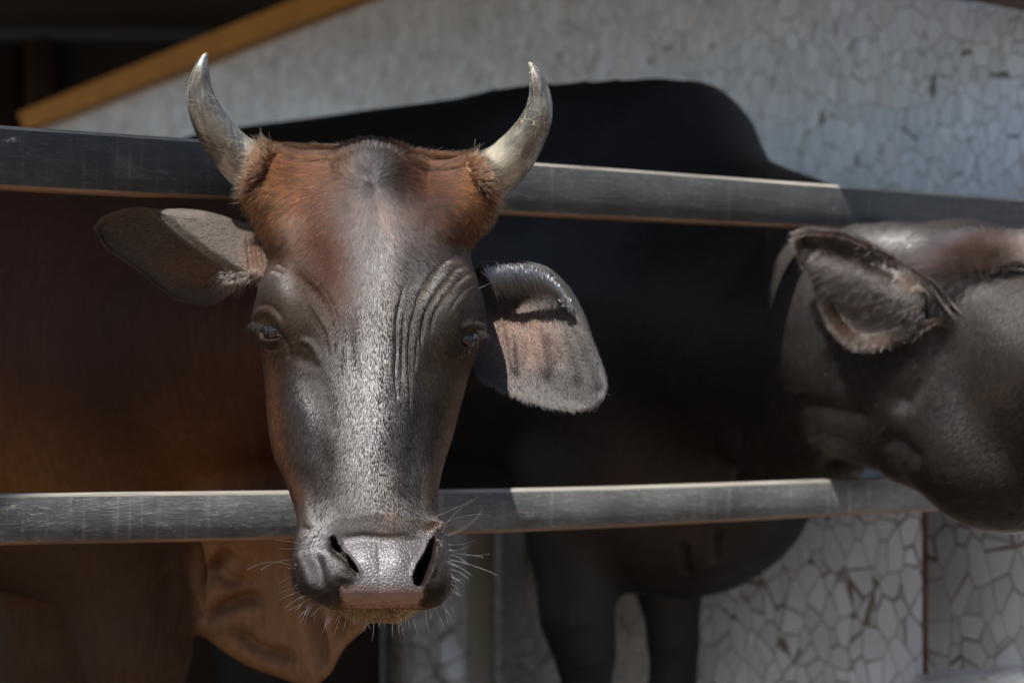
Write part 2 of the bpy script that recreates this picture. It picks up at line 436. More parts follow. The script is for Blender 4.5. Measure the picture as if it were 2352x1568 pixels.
# broken-tile mosaic; UVless, in wall-plane object coordinates (x along, z up)
def mosaic(name, scale, tile, grout, gw=0.05, rough=0.18, tilt=0.10, stain=0.2):
    b = NB(name); oc = b.obj()
    wob = b.n("ShaderNodeTexNoise"); b.l(oc, wob.inputs["Vector"]); wob.inputs["Scale"].default_value = 7.0; wob.inputs["Detail"].default_value = 1
    v2 = b.n("ShaderNodeVectorMath", operation='MULTIPLY_ADD'); b.l(wob.outputs["Color"], v2.inputs[0]); v2.inputs[1].default_value = (0.004, 0.004, 0.004); b.l(oc, v2.inputs[2])
    vec = b.map(v2.outputs[0], (1.25, 1.0, 0.95), (0, 0.5, 0))
    de = b.vor(vec, scale, 'DISTANCE_TO_EDGE')
    cell = b.vor(vec, scale, 'F1', "Color")
    gwn = b.math('MULTIPLY', b.ramp(b.noise(oc, 9.0, 2), [(0.3, 0.35), (0.75, 1.8)]), gw)
    gm = b.math('LESS_THAN', de, gwn)
    gs = b.n("ShaderNodeMapRange"); b.l(b.math('DIVIDE', de, gwn), gs.inputs[0]); gs.inputs[1].default_value = 0.6; gs.inputs[2].default_value = 1.2
    sc = b.n("ShaderNodeSeparateColor"); b.l(cell, sc.inputs[0])
    tc = b.mix(sc.outputs[0], tuple(v*0.80 for v in tile), tile)
    tc = b.mix(b.math('MULTIPLY', b.math('GREATER_THAN', sc.outputs[1], 0.985), 0.4), tc, (tile[0]*0.95, tile[1]*0.75, tile[2]*0.68))
    st = b.ramp(b.noise(oc, 4.0, 5), [(0.5, 0.), (0.8, 1.)])
    tc = b.mix(b.math('MULTIPLY', st, stain), tc, (0.30, 0.22, 0.13))
    gc = b.mix(b.noise(oc, 20, 3), grout, tuple(v*0.5 for v in grout))
    c = b.mix(gs.outputs[0], gc, tc)
    r = b.mix(gs.outputs[0], 0.85, rough)
    nb = b.bump(gs.outputs[0], 0.6, 0.003)
    # each tile leans its own way
    off = b.n("ShaderNodeVectorMath", operation='MULTIPLY_ADD'); b.l(cell, off.inputs[0]); off.inputs[1].default_value = (tilt, tilt, tilt); off.inputs[2].default_value = (-tilt/2, -tilt/2, -tilt/2)
    add = b.n("ShaderNodeVectorMath", operation='ADD'); b.l(nb, add.inputs[0]); b.l(off.outputs[0], add.inputs[1])
    nrm = b.n("ShaderNodeVectorMath", operation='NORMALIZE'); b.l(add.outputs[0], nrm.inputs[0])
    return b.princ(c, r, nrm.outputs[0], Specular_IOR_Level=0.5)
M_mosaic = mosaic("pale_broken_tile", 23.0, (0.68, 0.74, 0.83), (0.22, 0.21, 0.19), 0.017, 0.2, 0.05, 0.08)
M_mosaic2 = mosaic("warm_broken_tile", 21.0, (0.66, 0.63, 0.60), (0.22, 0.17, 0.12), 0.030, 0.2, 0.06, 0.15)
M_mosaic3 = mosaic("lightened_broken_tile", 18.0, (0.90, 0.90, 0.87), (0.34, 0.27, 0.19), 0.025, 0.15, 0.08, 0.15)  # same tile toned lighter to stand in for brighter light

def plain(name, c1, c2, sc=6, rough=0.8, bd=0.01):
    b = NB(name); oc = b.obj(); n = b.noise(oc, sc, 6, 0.6)
    return b.princ(b.mix(b.ramp(n, [(0.3, 0.), (0.7, 1.)]), c1, c2), rough, b.bump(b.noise(oc, sc*12, 4), 0.3, bd))
M_orange = plain("orange_paint", (0.46, 0.21, 0.004), (0.36, 0.155, 0.004), 5, 0.6)
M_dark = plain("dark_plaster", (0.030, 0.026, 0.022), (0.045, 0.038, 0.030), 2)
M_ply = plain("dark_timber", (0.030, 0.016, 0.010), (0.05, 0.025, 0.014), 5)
M_ground = plain("sandy_ground", (0.15, 0.095, 0.055), (0.11, 0.068, 0.04), 2.5, 0.95)
M_pfloor = plain("dung_floor", (0.075, 0.055, 0.040), (0.045, 0.032, 0.022), 4, 0.9)
M_sheet = plain("roof_sheet", (0.10, 0.09, 0.08), (0.07, 0.06, 0.05), 3, 0.6)
M_cem = plain("grey_cement", (0.20, 0.19, 0.17), (0.30, 0.28, 0.25), 8, 0.8)
M_rust = plain("rusty_iron", (0.09, 0.035, 0.015), (0.16, 0.07, 0.03), 20, 0.8)

#@@STRUCT
# ------------------------------------------------------------------ setting
V, F = box(-30, 30, -25, 40, -0.3, 0.0)
g = structure(mesh_np("ground", V, F, M_ground, smooth=False))
V, F = box(-6, 6, 2.95, 12.0, 0.004, 0.03)
structure(mesh_np("pen_floor", V, F, M_pfloor, smooth=False))

# roof over the pen; its front edge throws the shade line across heads, rail and necks
RH = 2.5
edge = [(-5.0, 2.0), (-0.62, 2.50), (-0.48, 2.66), (-0.37, 2.79), (-0.33, 2.845), (-0.24, 2.895), (-0.19, 2.91), (-0.03, 3.12), (0.10, 3.29), (0.31, 3.39), (0.39, 3.42), (0.455, 3.55), (0.53, 3.60), (0.60, 3.50), (0.68, 3.60), (0.80, 3.66), (1.38, 3.8)]  # unseen edge, bent and cut to set where shade and skylight fall
kx, ky = SUN[0]/SUN[2]*(RH-1.15), SUN[1]/SUN[2]*(RH-1.15)
fr = [(x+kx, y+ky) for x, y in edge]
n = len(fr)
V = [(x, y, RH) for x, y in fr]+[(x, 13.0, RH+0.5) for x, y in fr]+[(x, y, RH+0.05) for x, y in fr]+[(x, 13.0, RH+0.55) for x, y in fr]
F = []
for i in range(n-1):
    F += [(i, i+1, n+i+1, n+i), (2*n+i, 3*n+i, 3*n+i+1, 2*n+i+1), (i, 2*n+i, 2*n+i+1, i+1), (n+i, n+i+1, 3*n+i+1, 3*n+i)]
F += [(0, n, 3*n, 2*n), (n-1, 3*n-1, 4*n-1, 2*n-1)]
ro = mesh_np("shed_roof", np.array(V), np.array(F), M_sheet, smooth=False)
tag(ro, "brown sheet roof over the cattle pen casting its shade", "roof")

# upper mosaic wall: a plane receding to the left with a sloping top
def wz(X): return 1/(1/8.6+(1/4.2-1/8.6)*(X-90)/(2352-90))
pR = at(2352, 953, wz(2352)); pL = at(90, 953, wz(90))
wd = (pR-pL); wlen = np.hypot(wd[0], wd[1]); wa = math.atan2(wd[1], wd[0])
def on_wall(X, Y):
    p = at(X, Y, wz(X)); return ((p-pL)[:2]@(wd[:2]/wlen), p[2])
wall = empty("mosaic_wall", (pL[0], pL[1], 0)); wall.rotation_euler = (0, 0, wa); bpy.context.view_layer.update()
tag(wall, "tall pale broken-tile mosaic wall behind the cows with sloping orange edge", "wall")
def local(name, V, F, mat, par, **k):
    o = mesh_np(name, np.array(V, float), np.array(F), mat, None, **k); o.parent = par; return o
b0 = on_wall(82, 287); b1 = on_wall(840, 0); t0 = on_wall(61, 261); t1 = on_wall(700, 0)
def ext(p, q, x): return (x, p[1]+(q[1]-p[1])*(x-p[0])/(q[0]-p[0]))
xe = b1[0]+1.1; be = ext(b0, b1, xe); te = ext(t0, t1, xe)
xr = wlen+1.2
out = [(b0[0], 0.0), (xr, 0.0), (xr, be[1]), be, b0]
def prism(out, y0, y1):
    n = len(out); V = [(x, y0, z) for x, z in out]+[(x, y1, z) for x, z in out]
    F = [tuple(range(n)), tuple(range(2*n-1, n-1, -1))]+[(i, n+i, n+(i+1) % n, (i+1) % n) for i in range(n)]
    return V, F
def pmesh(name, V, F, mat, par):
    me = bpy.data.meshes.new(name); me.from_pydata(V, [], F); me.materials.append(mat); me.update()
    import bmesh as bmm
    bm = bmm.new(); bm.from_mesh(me); bmm.ops.recalc_face_normals(bm, faces=bm.faces); bm.to_mesh(me); bm.free()
    o = bpy.data.objects.new(name, me); COL.objects.link(o)
    if par is not None: o.parent = par
    return o
pmesh("tiled_face", *prism(out, 0.0, 0.2), M_mosaic, wall)
pmesh("orange_coping", *prism([(b0[0]-0.02, b0[1]-.02), be, te, (t0[0], t0[1])], -0.05, 0.22), M_orange, wall)

# dark interior behind the wall, on the left
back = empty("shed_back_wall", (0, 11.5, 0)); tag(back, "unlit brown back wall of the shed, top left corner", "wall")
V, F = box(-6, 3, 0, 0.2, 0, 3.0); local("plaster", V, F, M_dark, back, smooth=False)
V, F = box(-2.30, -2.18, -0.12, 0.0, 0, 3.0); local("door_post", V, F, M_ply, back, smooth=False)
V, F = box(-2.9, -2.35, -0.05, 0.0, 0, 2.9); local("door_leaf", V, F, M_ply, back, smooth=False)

# dark beam in the top right corner
bm_o = empty("roof_beam", (0, 0, 0)); tag(bm_o, "dark curved beam cutting the top right corner above the tiles", "beam")
pts = [(700, -640), (1200, -370), (1600, -190), (1880, -85), (2080, -28), (2160, -4), (2250, 6), (2352, 26), (2460, 52), (2600, 90), (2900, 190), (3300, 360)]
V = []; F = []
for i, (X, Y) in enumerate(pts):
    for dy, dd in ((0, 0), (-75, 0), (-75, .12), (0, .12)):
        V.append(tuple(at(X, Y+dy, 4.0+dd)))
for i in range(len(pts)-1):
    a = 4*i; F += [(a+j, a+4+j, a+4+(j+1) % 4, a+(j+1) % 4) for j in range(4)]
F += [(3, 2, 1, 0), tuple(4*len(pts)-4+j for j in range(4))]
pmesh("beam", V, F, M_ply, None).parent = bm_o

# low mosaic wall in front of the tall one (right) with a rusty joint and an end panel coloured lighter for the light on it
lw = empty("low_mosaic_wall", (0, 0, 0)); tag(lw, "low broken-tile wall below the lower rail, lit paler past its rusty joint", "wall")
def vpanel(name, X0, d0, X1, d1, zt, mat, par, thick=0.12, zb=0.03):
    a = at(X0, 953, d0); c = at(X1, 953, d1)
    dv = (c-a)[:2]; L = np.linalg.norm(dv); ang = math.atan2(dv[1], dv[0])
    V, F = box(0, L, 0, thick, zb, zt)
    o = mesh_np(name, V, F, mat, None, smooth=False); o.location = (a[0], a[1], 0); o.rotation_euler = (0, 0, ang); o.parent = par
    return o
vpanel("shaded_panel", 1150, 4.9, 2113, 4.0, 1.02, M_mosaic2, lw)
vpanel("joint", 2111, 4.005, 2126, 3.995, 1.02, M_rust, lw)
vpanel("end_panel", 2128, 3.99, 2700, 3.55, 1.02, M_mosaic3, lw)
a = at(2085, 1568, 3.9)
ld = pmesh("ledge", [tuple(at(X, Y, d)) for X, Y, d in ((2105, 1548, 3.99), (2352, 1524, 3.8), (3300, 1470, 3.30), (3300, 1700, 2.9), (2352, 1640, 3.4), (2060, 1640, 3.6))]
           + [tuple(at(X, Y+90, d)) for X, Y, d in ((2105, 1548, 3.99), (2352, 1524, 3.8), (3300, 1470, 3.30), (3300, 1700, 2.9), (2352, 1640, 3.4), (2060, 1640, 3.6))],
           [(0, 1, 2, 3, 4, 5), (11, 10, 9, 8, 7, 6)]+[(i, 6+i, 6+(i+1) % 6, (i+1) % 6) for i in range(6)], M_mosaic3, lw)  # ledge carried on out of frame to bounce light onto the end panel
# two blurred uprights low in the middle
for k, (X, wpx) in enumerate(((1105, 62), (1195, 50))):
    a = at(X, 953, 5.0); hw = wpx/2/FPX*5.0
    V, F = box(-hw, hw, -0.04, 0.04, 0, 0.98)
    o = mesh_np("concrete_post", V, F, M_cem, None, smooth=False); o.location = (a[0], a[1], 0.03); bevel(o, 0.006)
    tag(o, ("pale concrete upright behind the muzzle whiskers, left of the pair" if k == 0 else "narrower pale upright next to the black foreleg, right of the pair"), "post", "concrete uprights under the lower rail")
vpanel("rubble_wall", 880, 5.35, 1300, 5.2, 1.0, M_mosaic2, None)
vpanel("dark_backing", -900, 4.9, 878, 5.3, 1.1, M_ply, None)  # dark board added where only shade shows under the belly
tag(bpy.data.objects["dark_backing"], "dark timber partition low behind the brown cow's foreleg", "partition")
rb = bpy.data.objects["rubble_wall"]; tag(rb, "dim rubble and tile wall low behind the main cow's muzzle", "wall")

# ------------------------------------------------------------------ fence
fence = empty("fence", tuple(at(1176, 953, 3.02)*np.array([1, 1, 0])))
tag(fence, "black painted timber fence of two worn rails the cows put their heads through", "fence")
def rz(X): return 2.60/(1-X/8500.0)
def rail(name, top, bot, th, paint=None):
    """top/bot: (y at X=-500, y at X=2750) of the front face"""
    ns = 60; fx = np.linspace(-500, 2750, ns)
    ytop = cub(fx, *top); ybot = cub(fx, *bot)
    d = rz(fx)
    a = at(fx, ytop, d); c = at(fx, ybot, d)
    dirv = at(2750, 953, rz(2750))-at(-500, 953, rz(-500)); dirv[2] = 0; dirv /= np.linalg.norm(dirv)
    nrm = np.array([-dirv[1], dirv[0], 0])                      # away from the camera
    org = a[0]
    prof = np.array([(0.004, 0), (0.0, 0.003)])
    rings = []
    for i in range(ns):
        T, B = a[i], c[i]; r = 0.004
        up = (T-B)/np.linalg.norm(T-B)
        wv = 0.0015*math.sin(i*0.9)
        rings.append([B+up*r, T-up*r, T+nrm*r, T+nrm*(th-r), T-up*r+nrm*th, B+up*r+nrm*th, B+nrm*(th-r), B+nrm*r])
    R = np.array(rings); m = R.shape[1]
    # local frame: x along the rail
    loc = np.stack([(R-org)@dirv, (R-org)@nrm, (R-org)[..., 2]], -1)
    V = loc.reshape(-1, 3); F = grid_faces(ns, m, True)
    F = F[:, ::-1]
    caps = np.array([[0, 1, 2, 3], [0, 3, 4, 5], [0, 5, 6, 7]])
    F = np.concatenate([F, caps, (caps+(ns-1)*m)[:, ::-1]])
    col = np.tile(np.arange(m), ns-1)
    mi = np.where(np.isin(col, (0, 4)), 0, np.where(np.isin(col, (1, 2, 3)), 2, 1))
    mi = np.concatenate([mi, [1]*6])
    o = mesh_np(name, V, F, [paint or M_rail, M_wood, M_top], None, smooth=False, matidx=mi)
    o.location = org; o.rotation_euler = (0, 0, math.atan2(dirv[1], dirv[0])); o.parent = fence; o.matrix_parent_inverse = fence.matrix_world.inverted()
    return o
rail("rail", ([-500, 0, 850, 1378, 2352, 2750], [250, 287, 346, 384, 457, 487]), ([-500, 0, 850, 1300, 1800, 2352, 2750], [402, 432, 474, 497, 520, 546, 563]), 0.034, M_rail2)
rail("rail", ([-500, 0, 600, 1300, 1980, 2352, 2750], [1146, 1134, 1128, 1120, 1099, 1086, 1070]), ([-500, 0, 600, 1300, 1980, 2352, 2750], [1262, 1252, 1240, 1217, 1182, 1164, 1145]), 0.034)
for X in (-430, 2660):
    p = at(X, 953, rz(X)+0.09); V, F = box(-0.05, 0.05, -0.045, 0.045, 0, 1.62)
    o = mesh_np("post", V, F, M_rail, None, smooth=False); o.location = (p[0], p[1], 0); o.rotation_euler = (0, 0, 0.4)
    o.parent = fence; o.matrix_parent_inverse = fence.matrix_world.inverted(); bevel(o, 0.006)
#@@COW1
# ------------------------------------------------------------------ the main cow's head
Lx = ([335, 360, 400, 450, 480, 520, 560, 600, 640, 680, 720, 750, 780, 820, 860, 900, 950, 1000, 1050, 1100, 1150, 1180, 1210, 1240, 1280, 1320, 1360, 1385, 1400],
      [638, 610, 598, 590, 593, 598, 606, 610, 606, 595, 586, 582, 591, 601, 608, 611, 613, 619, 632, 655, 673, 681, 683, 677, 670, 671, 683, 712, 760])
Rx = ([335, 360, 400, 450, 480, 520, 560, 600, 640, 680, 720, 750, 780, 820, 860, 900, 950, 1000, 1050, 1100, 1150, 1180, 1210, 1240, 1280, 1320, 1360, 1385, 1400],
      [1066, 1084, 1092, 1100, 1102, 1094, 1084, 1083, 1090, 1102, 1112, 1114, 1109, 1092, 1077, 1066, 1052, 1040, 1024, 1011, 1004, 1006, 1022, 1033, 1040, 1042, 1038, 1018, 975])
ZF = ([335, 343, 365, 420, 500, 600, 700, 800, 900, 1000, 1100, 1160, 1205, 1235, 1270, 1310, 1345, 1365, 1380, 1390, 1400],
      [2.700, 2.678, 2.662, 2.643, 2.617, 2.588, 2.562, 2.540, 2.520, 2.500, 2.478, 2.464, 2.450, 2.438, 2.424, 2.413, 2.4085, 2.4105, 2.4165, 2.425, 2.442])
TT = ([335, 341, 355, 420, 480, 560, 650, 750, 850, 950, 1050, 1130, 1180, 1240, 1300, 1360, 1390, 1400],
      [0.004, 0.026, 0.045, 0.068, 0.080, 0.088, 0.092, 0.095, 0.105, 0.110, 0.105, 0.090, 0.078, 0.070, 0.064, 0.052, 0.035, 0.012])
BB = ([335, 370, 420, 480, 560, 700, 900, 1050, 1150, 1250, 1350, 1400],
      [0.004, 0.018, 0.030, 0.045, 0.075, 0.110, 0.120, 0.110, 0.085, 0.070, 0.05, 0.01])
EE = ([335, 500, 700, 850, 1000, 1120, 1200, 1300, 1400], [0.62, 0.70, 0.85, 1.0, 1.05, 0.95, 0.72, 0.62, 0.7])
TOPC = ([560, 600, 640, 700, 770, 810, 850, 890, 930, 980, 1030, 1080, 1130], [16, 8, 7, 11, 13, 5, -4, 3, 18, 31, 33, 33, 50])
BOTC = ([660, 700, 735, 765, 793, 870, 958, 985, 1010, 1040], [-36, -22, -8, -1, -3, -5, -3, 1, -2, -30])
NR, NCF, NCB = 760, 520, 90
vv = np.linspace(0, 1, NR)
yc = 335+1065*np.where(vv < 0.1, vv**2/0.2+0.0, 0)
yc = 335+1065*np.clip(0.5*(1-np.cos(np.pi*vv))*0.35+0.65*vv, 0, 1)
th = np.concatenate([np.linspace(-np.pi/2, np.pi/2, NCF, endpoint=False), np.linspace(np.pi/2, 3*np.pi/2, NCB, endpoint=False)])
YC, TH = np.meshgrid(yc, th, indexing='ij')
l_, r_ = cub(YC, *Lx), cub(YC, *Rx)
u = np.sin(TH); cz = np.abs(np.cos(TH)); front = np.cos(TH) > 0
# the face bridge is a flat plate with sloping cheeks
HX = (l_+r_)/2+(r_-l_)/2*u
yf_ = np.arange(300, 1441, 1.0); zq_ = cub(yf_, *ZF); zq_ = np.where(yf_ > 1400, zq_[-41]+(yf_-1400)*0.0016, zq_)
kk_ = np.exp(-0.5*(np.arange(-36, 37)/12.0)**2); kk_ /= kk_.sum()
zs_ = np.convolve(np.pad(zq_, 36, mode='edge'), kk_, 'valid')
bl_ = sstep(yf_, 1150, 1230); zq_ = zq_*(1-bl_)+zs_*bl_
zf = np.interp(YC, yf_, zq_); T_ = cub(YC, *TT); B_ = cub(YC, *BB); E_ = cub(YC, *EE)
HZ = np.where(front, zf+T_*(1-cz**E_), zf+T_+B_*cz**0.8)
HY = YC+(np.interp(HX, *TOPC)-0)*np.exp(-((YC-335)/90)**2)*1.0+(np.interp(HX, *BOTC))*np.exp(-((YC-1400)/30)**2)
HP = at(HX, HY, HZ).reshape(-1, 3)
HF = grid_faces(NR, NCF+NCB, True)
m = NCF+NCB
# caps
ctop = HP[:m].mean(0); cbot = HP[-m:].mean(0)
def cap(row0, ci, flip):
    q = []
    for k in range(0, m, 2):
        a, b_, c_ = row0+k, row0+(k+1) % m, row0+(k+2) % m
        q.append((ci, a, b_, c_) if not flip else (ci, c_, b_, a))
    return np.array(q)
HF = np.concatenate([HF, cap(0, len(HP), True), cap((NR-1)*m, len(HP)+1, False)])
HP = np.concatenate([HP, [ctop, cbot]])
fn = vnormals(HP, HF)
mid = (NR//2)*m+NCF//2
if fn[mid]@C_F > 0: HF = HF[:, ::-1]; fn = -fn
X, Y, D = proj(HP)
frontal = sstep(-(fn@C_F), -0.25, 0.15)

EYE_L = [(597, 757), (605, 750), (618, 748), (632, 751), (645, 758), (656, 768), (645, 777), (626, 780), (609, 774), (599, 763)]
EYE_R = [(1053, 785), (1059, 773), (1071, 768), (1087, 769), (1096, 777), (1093, 789), (1077, 798), (1061, 795)]
NOS_R = [(984, 1236), (979, 1256), (966, 1283), (954, 1302), (947, 1322), (951, 1341), (963, 1349), (977, 1343), (986, 1318), (994, 1290), (1005, 1264), (1006, 1243), (996, 1232)]
NOS_L1 = [(756, 1230), (768, 1225), (776, 1238), (781, 1254), (792, 1268), (778, 1266), (763, 1258), (755, 1245)]
NOS_L2 = [(792, 1270), (803, 1276), (814, 1291), (827, 1314), (817, 1313), (801, 1297)]
PAD = [(787, 1236), (833, 1234), (880, 1240), (925, 1238), (974, 1234), (984, 1238), (976, 1268), (952, 1305), (948, 1330), (957, 1345), (977, 1348), (974, 1368), (960, 1400), (792, 1400), (781, 1374), (780, 1343), (800, 1338), (826, 1330), (822, 1311), (800, 1278), (784, 1260)]

def chaikin(p, k=2):
    p = np.array(p, float)
    for _ in range(k):
        q = np.roll(p, -1, 0); p = np.stack([p*.75+q*.25, p*.25+q*.75], 1).reshape(-1, 2)
    return [tuple(v) for v in p]
EYE_L, EYE_R, NOS_R, NOS_L1, NOS_L2 = [chaikin(p) for p in (EYE_L, EYE_R, NOS_R, NOS_L1, NOS_L2)]
disp = np.zeros(len(HP))
g_ = lambda *a: gauss(X, Y, *a)
gr = lambda pts, wd, tp=0.25: groove(X, Y, pts, wd, tp)
# skull masses (metres)
disp += 0.013*g_(668, 690, 58, 92, 0) + 0.013*g_(1042, 700, 50, 90, 0)
disp += 0.007*g_(850, 385, 80, 70) - 0.003*g_(735, 400, 60, 60) - 0.004*g_(985, 410, 55, 60)
disp += 0.012*g_(610, 415, 48, 70, 20) + 0.013*g_(1092, 430, 46, 75, -15)
disp -= 0.010*g_(1052, 575, 26, 42, -25) + 0.006*g_(622, 590, 30, 40)
disp += 0.004*g_(870, 560, 60, 160) - 0.005*g_(775, 560, 45, 90) + 0.003*g_(960, 560, 60, 60)
disp -= 0.006*g_(800, 800, 22, 90) + 0.005*g_(925, 820, 20, 90)
disp += 0.006*g_(865, 960, 45, 160)
disp += 0.006*g_(700, 930, 35, 80, -10) - 0.006*g_(735, 1060, 26, 80, 8)
disp -= 0.007*g_(960, 1010, 28, 120, 5) - 0.003*g_(1005, 930, 25, 60)
disp += 0.002*g_(690, 1120, 18, 60, -15) - 0.002*g_(712, 1130, 14, 50, -10)
disp += 0.002*g_(985, 1120, 14, 50, 5) - 0.001*g_(970, 1110, 9, 50, 5)
# wrinkles above and inside the right eye
for pts, wd, a in [
    ([(1078, 602), (1040, 622), (1015, 645), (992, 680), (975, 722), (967, 775), (968, 812)], 4.5, .0050),
    ([(1088, 615), (1055, 640), (1024, 670), (1003, 704), (991, 735), (988, 778)], 4.0, .0044),
    ([(1090, 640), (1060, 668), (1035, 698), (1022, 728)], 4.0, .0022),
    ([(1060, 585), (1020, 600), (985, 635), (960, 680), (951, 730)], 5.0, .0030),
    ([(930, 640), (918, 690), (910, 740), (911, 800), (907, 850), (910, 890), (912, 930)], 4.5, .0048),
    ([(960, 690), (945, 740), (941, 800), (943, 860), (945, 915), (946, 960)], 4.5, .0050),
    ([(928, 700), (926, 760), (926, 820), (925, 880)], 3.2, .0022),
    ([(960, 760), (957, 810), (955, 850)], 3.2, .0022),
    # left side
    ([(680, 600), (700, 625), (738, 662), (764, 706), (775, 750), (775, 795), (760, 835)], 6.0, .0034),
    ([(705, 690), (725, 730), (745, 765), (752, 800), (757, 835)], 4.0, .0030),
    ([(640, 600), (655, 612), (672, 622)], 3.0, .0020), ([(625, 618), (650, 628), (668, 642)], 3.0, .0015),
    ([(583, 718), (610, 704), (640, 712), (660, 738), (668, 770)], 5.0, .0014),
    ([(598, 782), (620, 788), (640, 786)], 3.0, .0016), ([(602, 797), (625, 803), (645, 800)], 3.0, .0012),
    ([(657, 768), (664, 790), (668, 812), (662, 826)], 5, .0022),
    ([(738, 850), (748, 900), (760, 960), (765, 1010)], 13.0, .0020),
    ([(1066, 800), (1082, 806), (1096, 800)], 3.0, .0014), ([(1112, 740), (1098, 735), (1078, 742), (1062, 756)], 3.5, .0024),
    # muzzle creases
    ([(745, 1196), (775, 1184), (815, 1180), (855, 1175), (915, 1177), (960, 1187), (1000, 1204)], 12.0, .0018),
    ([(722, 1262), (733, 1300), (744, 1340), (765, 1376)], 12.0, .0045),
    ([(779, 1340), (776, 1365), (786, 1392)], 4.0, .0026), ([(981, 1350), (978, 1372), (966, 1394)], 4.0, .0032),
    ([(757, 1235), (768, 1262), (790, 1280), (815, 1306), (828, 1330)], 5.0, .0045),
    
    ([(868, 1245), (871, 1290), (872, 1330), (870, 1380)], 3.5, .0012),
]:
    disp -= 0.60*a*gr(pts, wd*(1.2 if pts[0][0] < 860 or pts[0][1] > 1100 else 0.85))
# raised folds
for pts, wd, a in [
    ([(578, 735), (592, 722), (612, 718), (635, 725), (652, 745), (661, 765)], 12.0, .0022),
    ([(596, 766), (610, 780), (632, 785), (650, 778)], 6.0, .0018),
    ([(1050, 768), (1062, 752), (1082, 748), (1100, 756), (1116, 762)], 8.0, .0045),
    ([(1056, 792), (1074, 803), (1092, 795)], 5.0, .0022),
    ([(684, 783), (712, 789), (729, 812), (736, 846)], 8, .0022),
    ([(712, 1216), (716, 1195), (735, 1175), (765, 1170)], 14.0, .0016),
    ([(690, 1260), (700, 1310), (725, 1370)], 16.0, .0038),
    ([(786, 1236), (786, 1258), (803, 1277), (826, 1308), (830, 1330)], 4.0, .0028),
    ([(982, 1236), (975, 1264), (952, 1300), (945, 1330)], 5.0, .0036),
    ([(1006, 1240), (1004, 1270), (992, 1300), (988, 1330)], 8.0, .0040),
    ([(780, 1238), (830, 1232), (880, 1236), (930, 1234), (975, 1230)], 7.0, .0022),
]:
    disp += a*gr(pts, wd)
disp += 0.0045*g_(793, 1324, 17, 14) + 0.008*g_(1002, 1214, 20, 15) + 0.004*g_(1015, 1320, 18, 50)
disp += 0.003*g_(835, 1280, 26, 40) + 0.003*g_(915, 1280, 26, 40) - 0.0025*g_(700, 826, 26, 16, 25)
disp += 0.0006*vnoise(HP, 31)+0.00025*vnoise(HP@np.array([[.8,.6,0],[-.6,.8,0],[0,0,1]]), 75, 3)
disp *= frontal
# openings
HP0 = HP+fn*disp[:, None]; FN0 = vnormals(HP0, HF)
for pg, dp, wd in ((NOS_R, .034, 7), (NOS_L1, .024, 5), (NOS_L2, .018, 4), (EYE_L, .018, 5), (EYE_R, .018, 5)):
    s_ = polysd(X, Y, pg)
    disp -= dp*sstep(-s_, -1.0, wd)*(frontal > 0.01)
HP = HP+fn*disp[:, None]
# soft irregularities of the pad
X, Y, D = proj(HP)

def face_col(X, Y):
    """coat colour by place on the face, with bounced-light rims"""
    c = np.broadcast_to(np.array([0.014, 0.0088, 0.0062]), X.shape+(3,)).copy()
    def lay(wt, col): 
        nonlocal c
        wt = np.clip(wt, 0, 1)[..., None]; c = c*(1-wt)+np.array(col)*wt
    lay(0.9*gauss(X, Y, 670, 700, 75, 110), (0.027, 0.017, 0.010))
    lay(0.9*gauss(X, Y, 1045, 700, 60, 90), (0.022, 0.016, 0.012))
    lay(0.95*gauss(X-cub(Y, *Lx), Y, 12, 1000, 16, 190), (0.11, 0.052, 0.026))  # cheek rims coloured warm for light bounced up from the ground
    lay(0.8*gauss(cub(Y, *Rx)-X, Y, 10, 980, 18, 200), (0.085, 0.045, 0.025))
    lay(0.5*gauss(X, Y, 640, 950, 34, 170), (0.034, 0.018, 0.011))
    lay(0.7*gauss(X, Y, 1045, 980, 26, 170), (0.055, 0.030, 0.016))
    lay(0.8*gauss(X, Y, 1040, 850, 40, 60), (0.055, 0.038, 0.022))
    lay(0.95*gauss(X, Y, 765, 610, 62, 135, -12), (0.040, 0.0145, 0.0080))
    lay(0.6*gauss(X, Y, 960, 480, 90, 60), (0.05, 0.016, 0.008))
    lay(0.9*gauss(X, Y, 720, 470, 105, 75), (0.055, 0.021, 0.012))
    lay(gauss(X, Y, 600, 430, 85, 120, -10)*1.25, (0.135, 0.046, 0.014))
    lay(gauss(X, Y, 720, 385, 90, 45)*1.1, (0.090, 0.034, 0.014))
    lay(gauss(X, Y, 1100, 440, 75, 110, 10)*1.25, (0.135, 0.044, 0.012))
    lay(gauss(X, Y, 985, 390, 90, 42)*1.2, (0.10, 0.038, 0.015))
    lay(gauss(X, Y, 852, 385, 40, 60)*1.2, (0.014, 0.013, 0.013))
    lay(gauss(X, Y, 870, 560, 28, 110)*0.8, (0.018, 0.015, 0.014))
    lay(0.6*gauss(X, Y, 720, 1300, 60, 90), (0.013, 0.011, 0.011))
    lay(0.7*sstep(Y, 1385, 1400), (0.11, 0.06, 0.02))
    return c
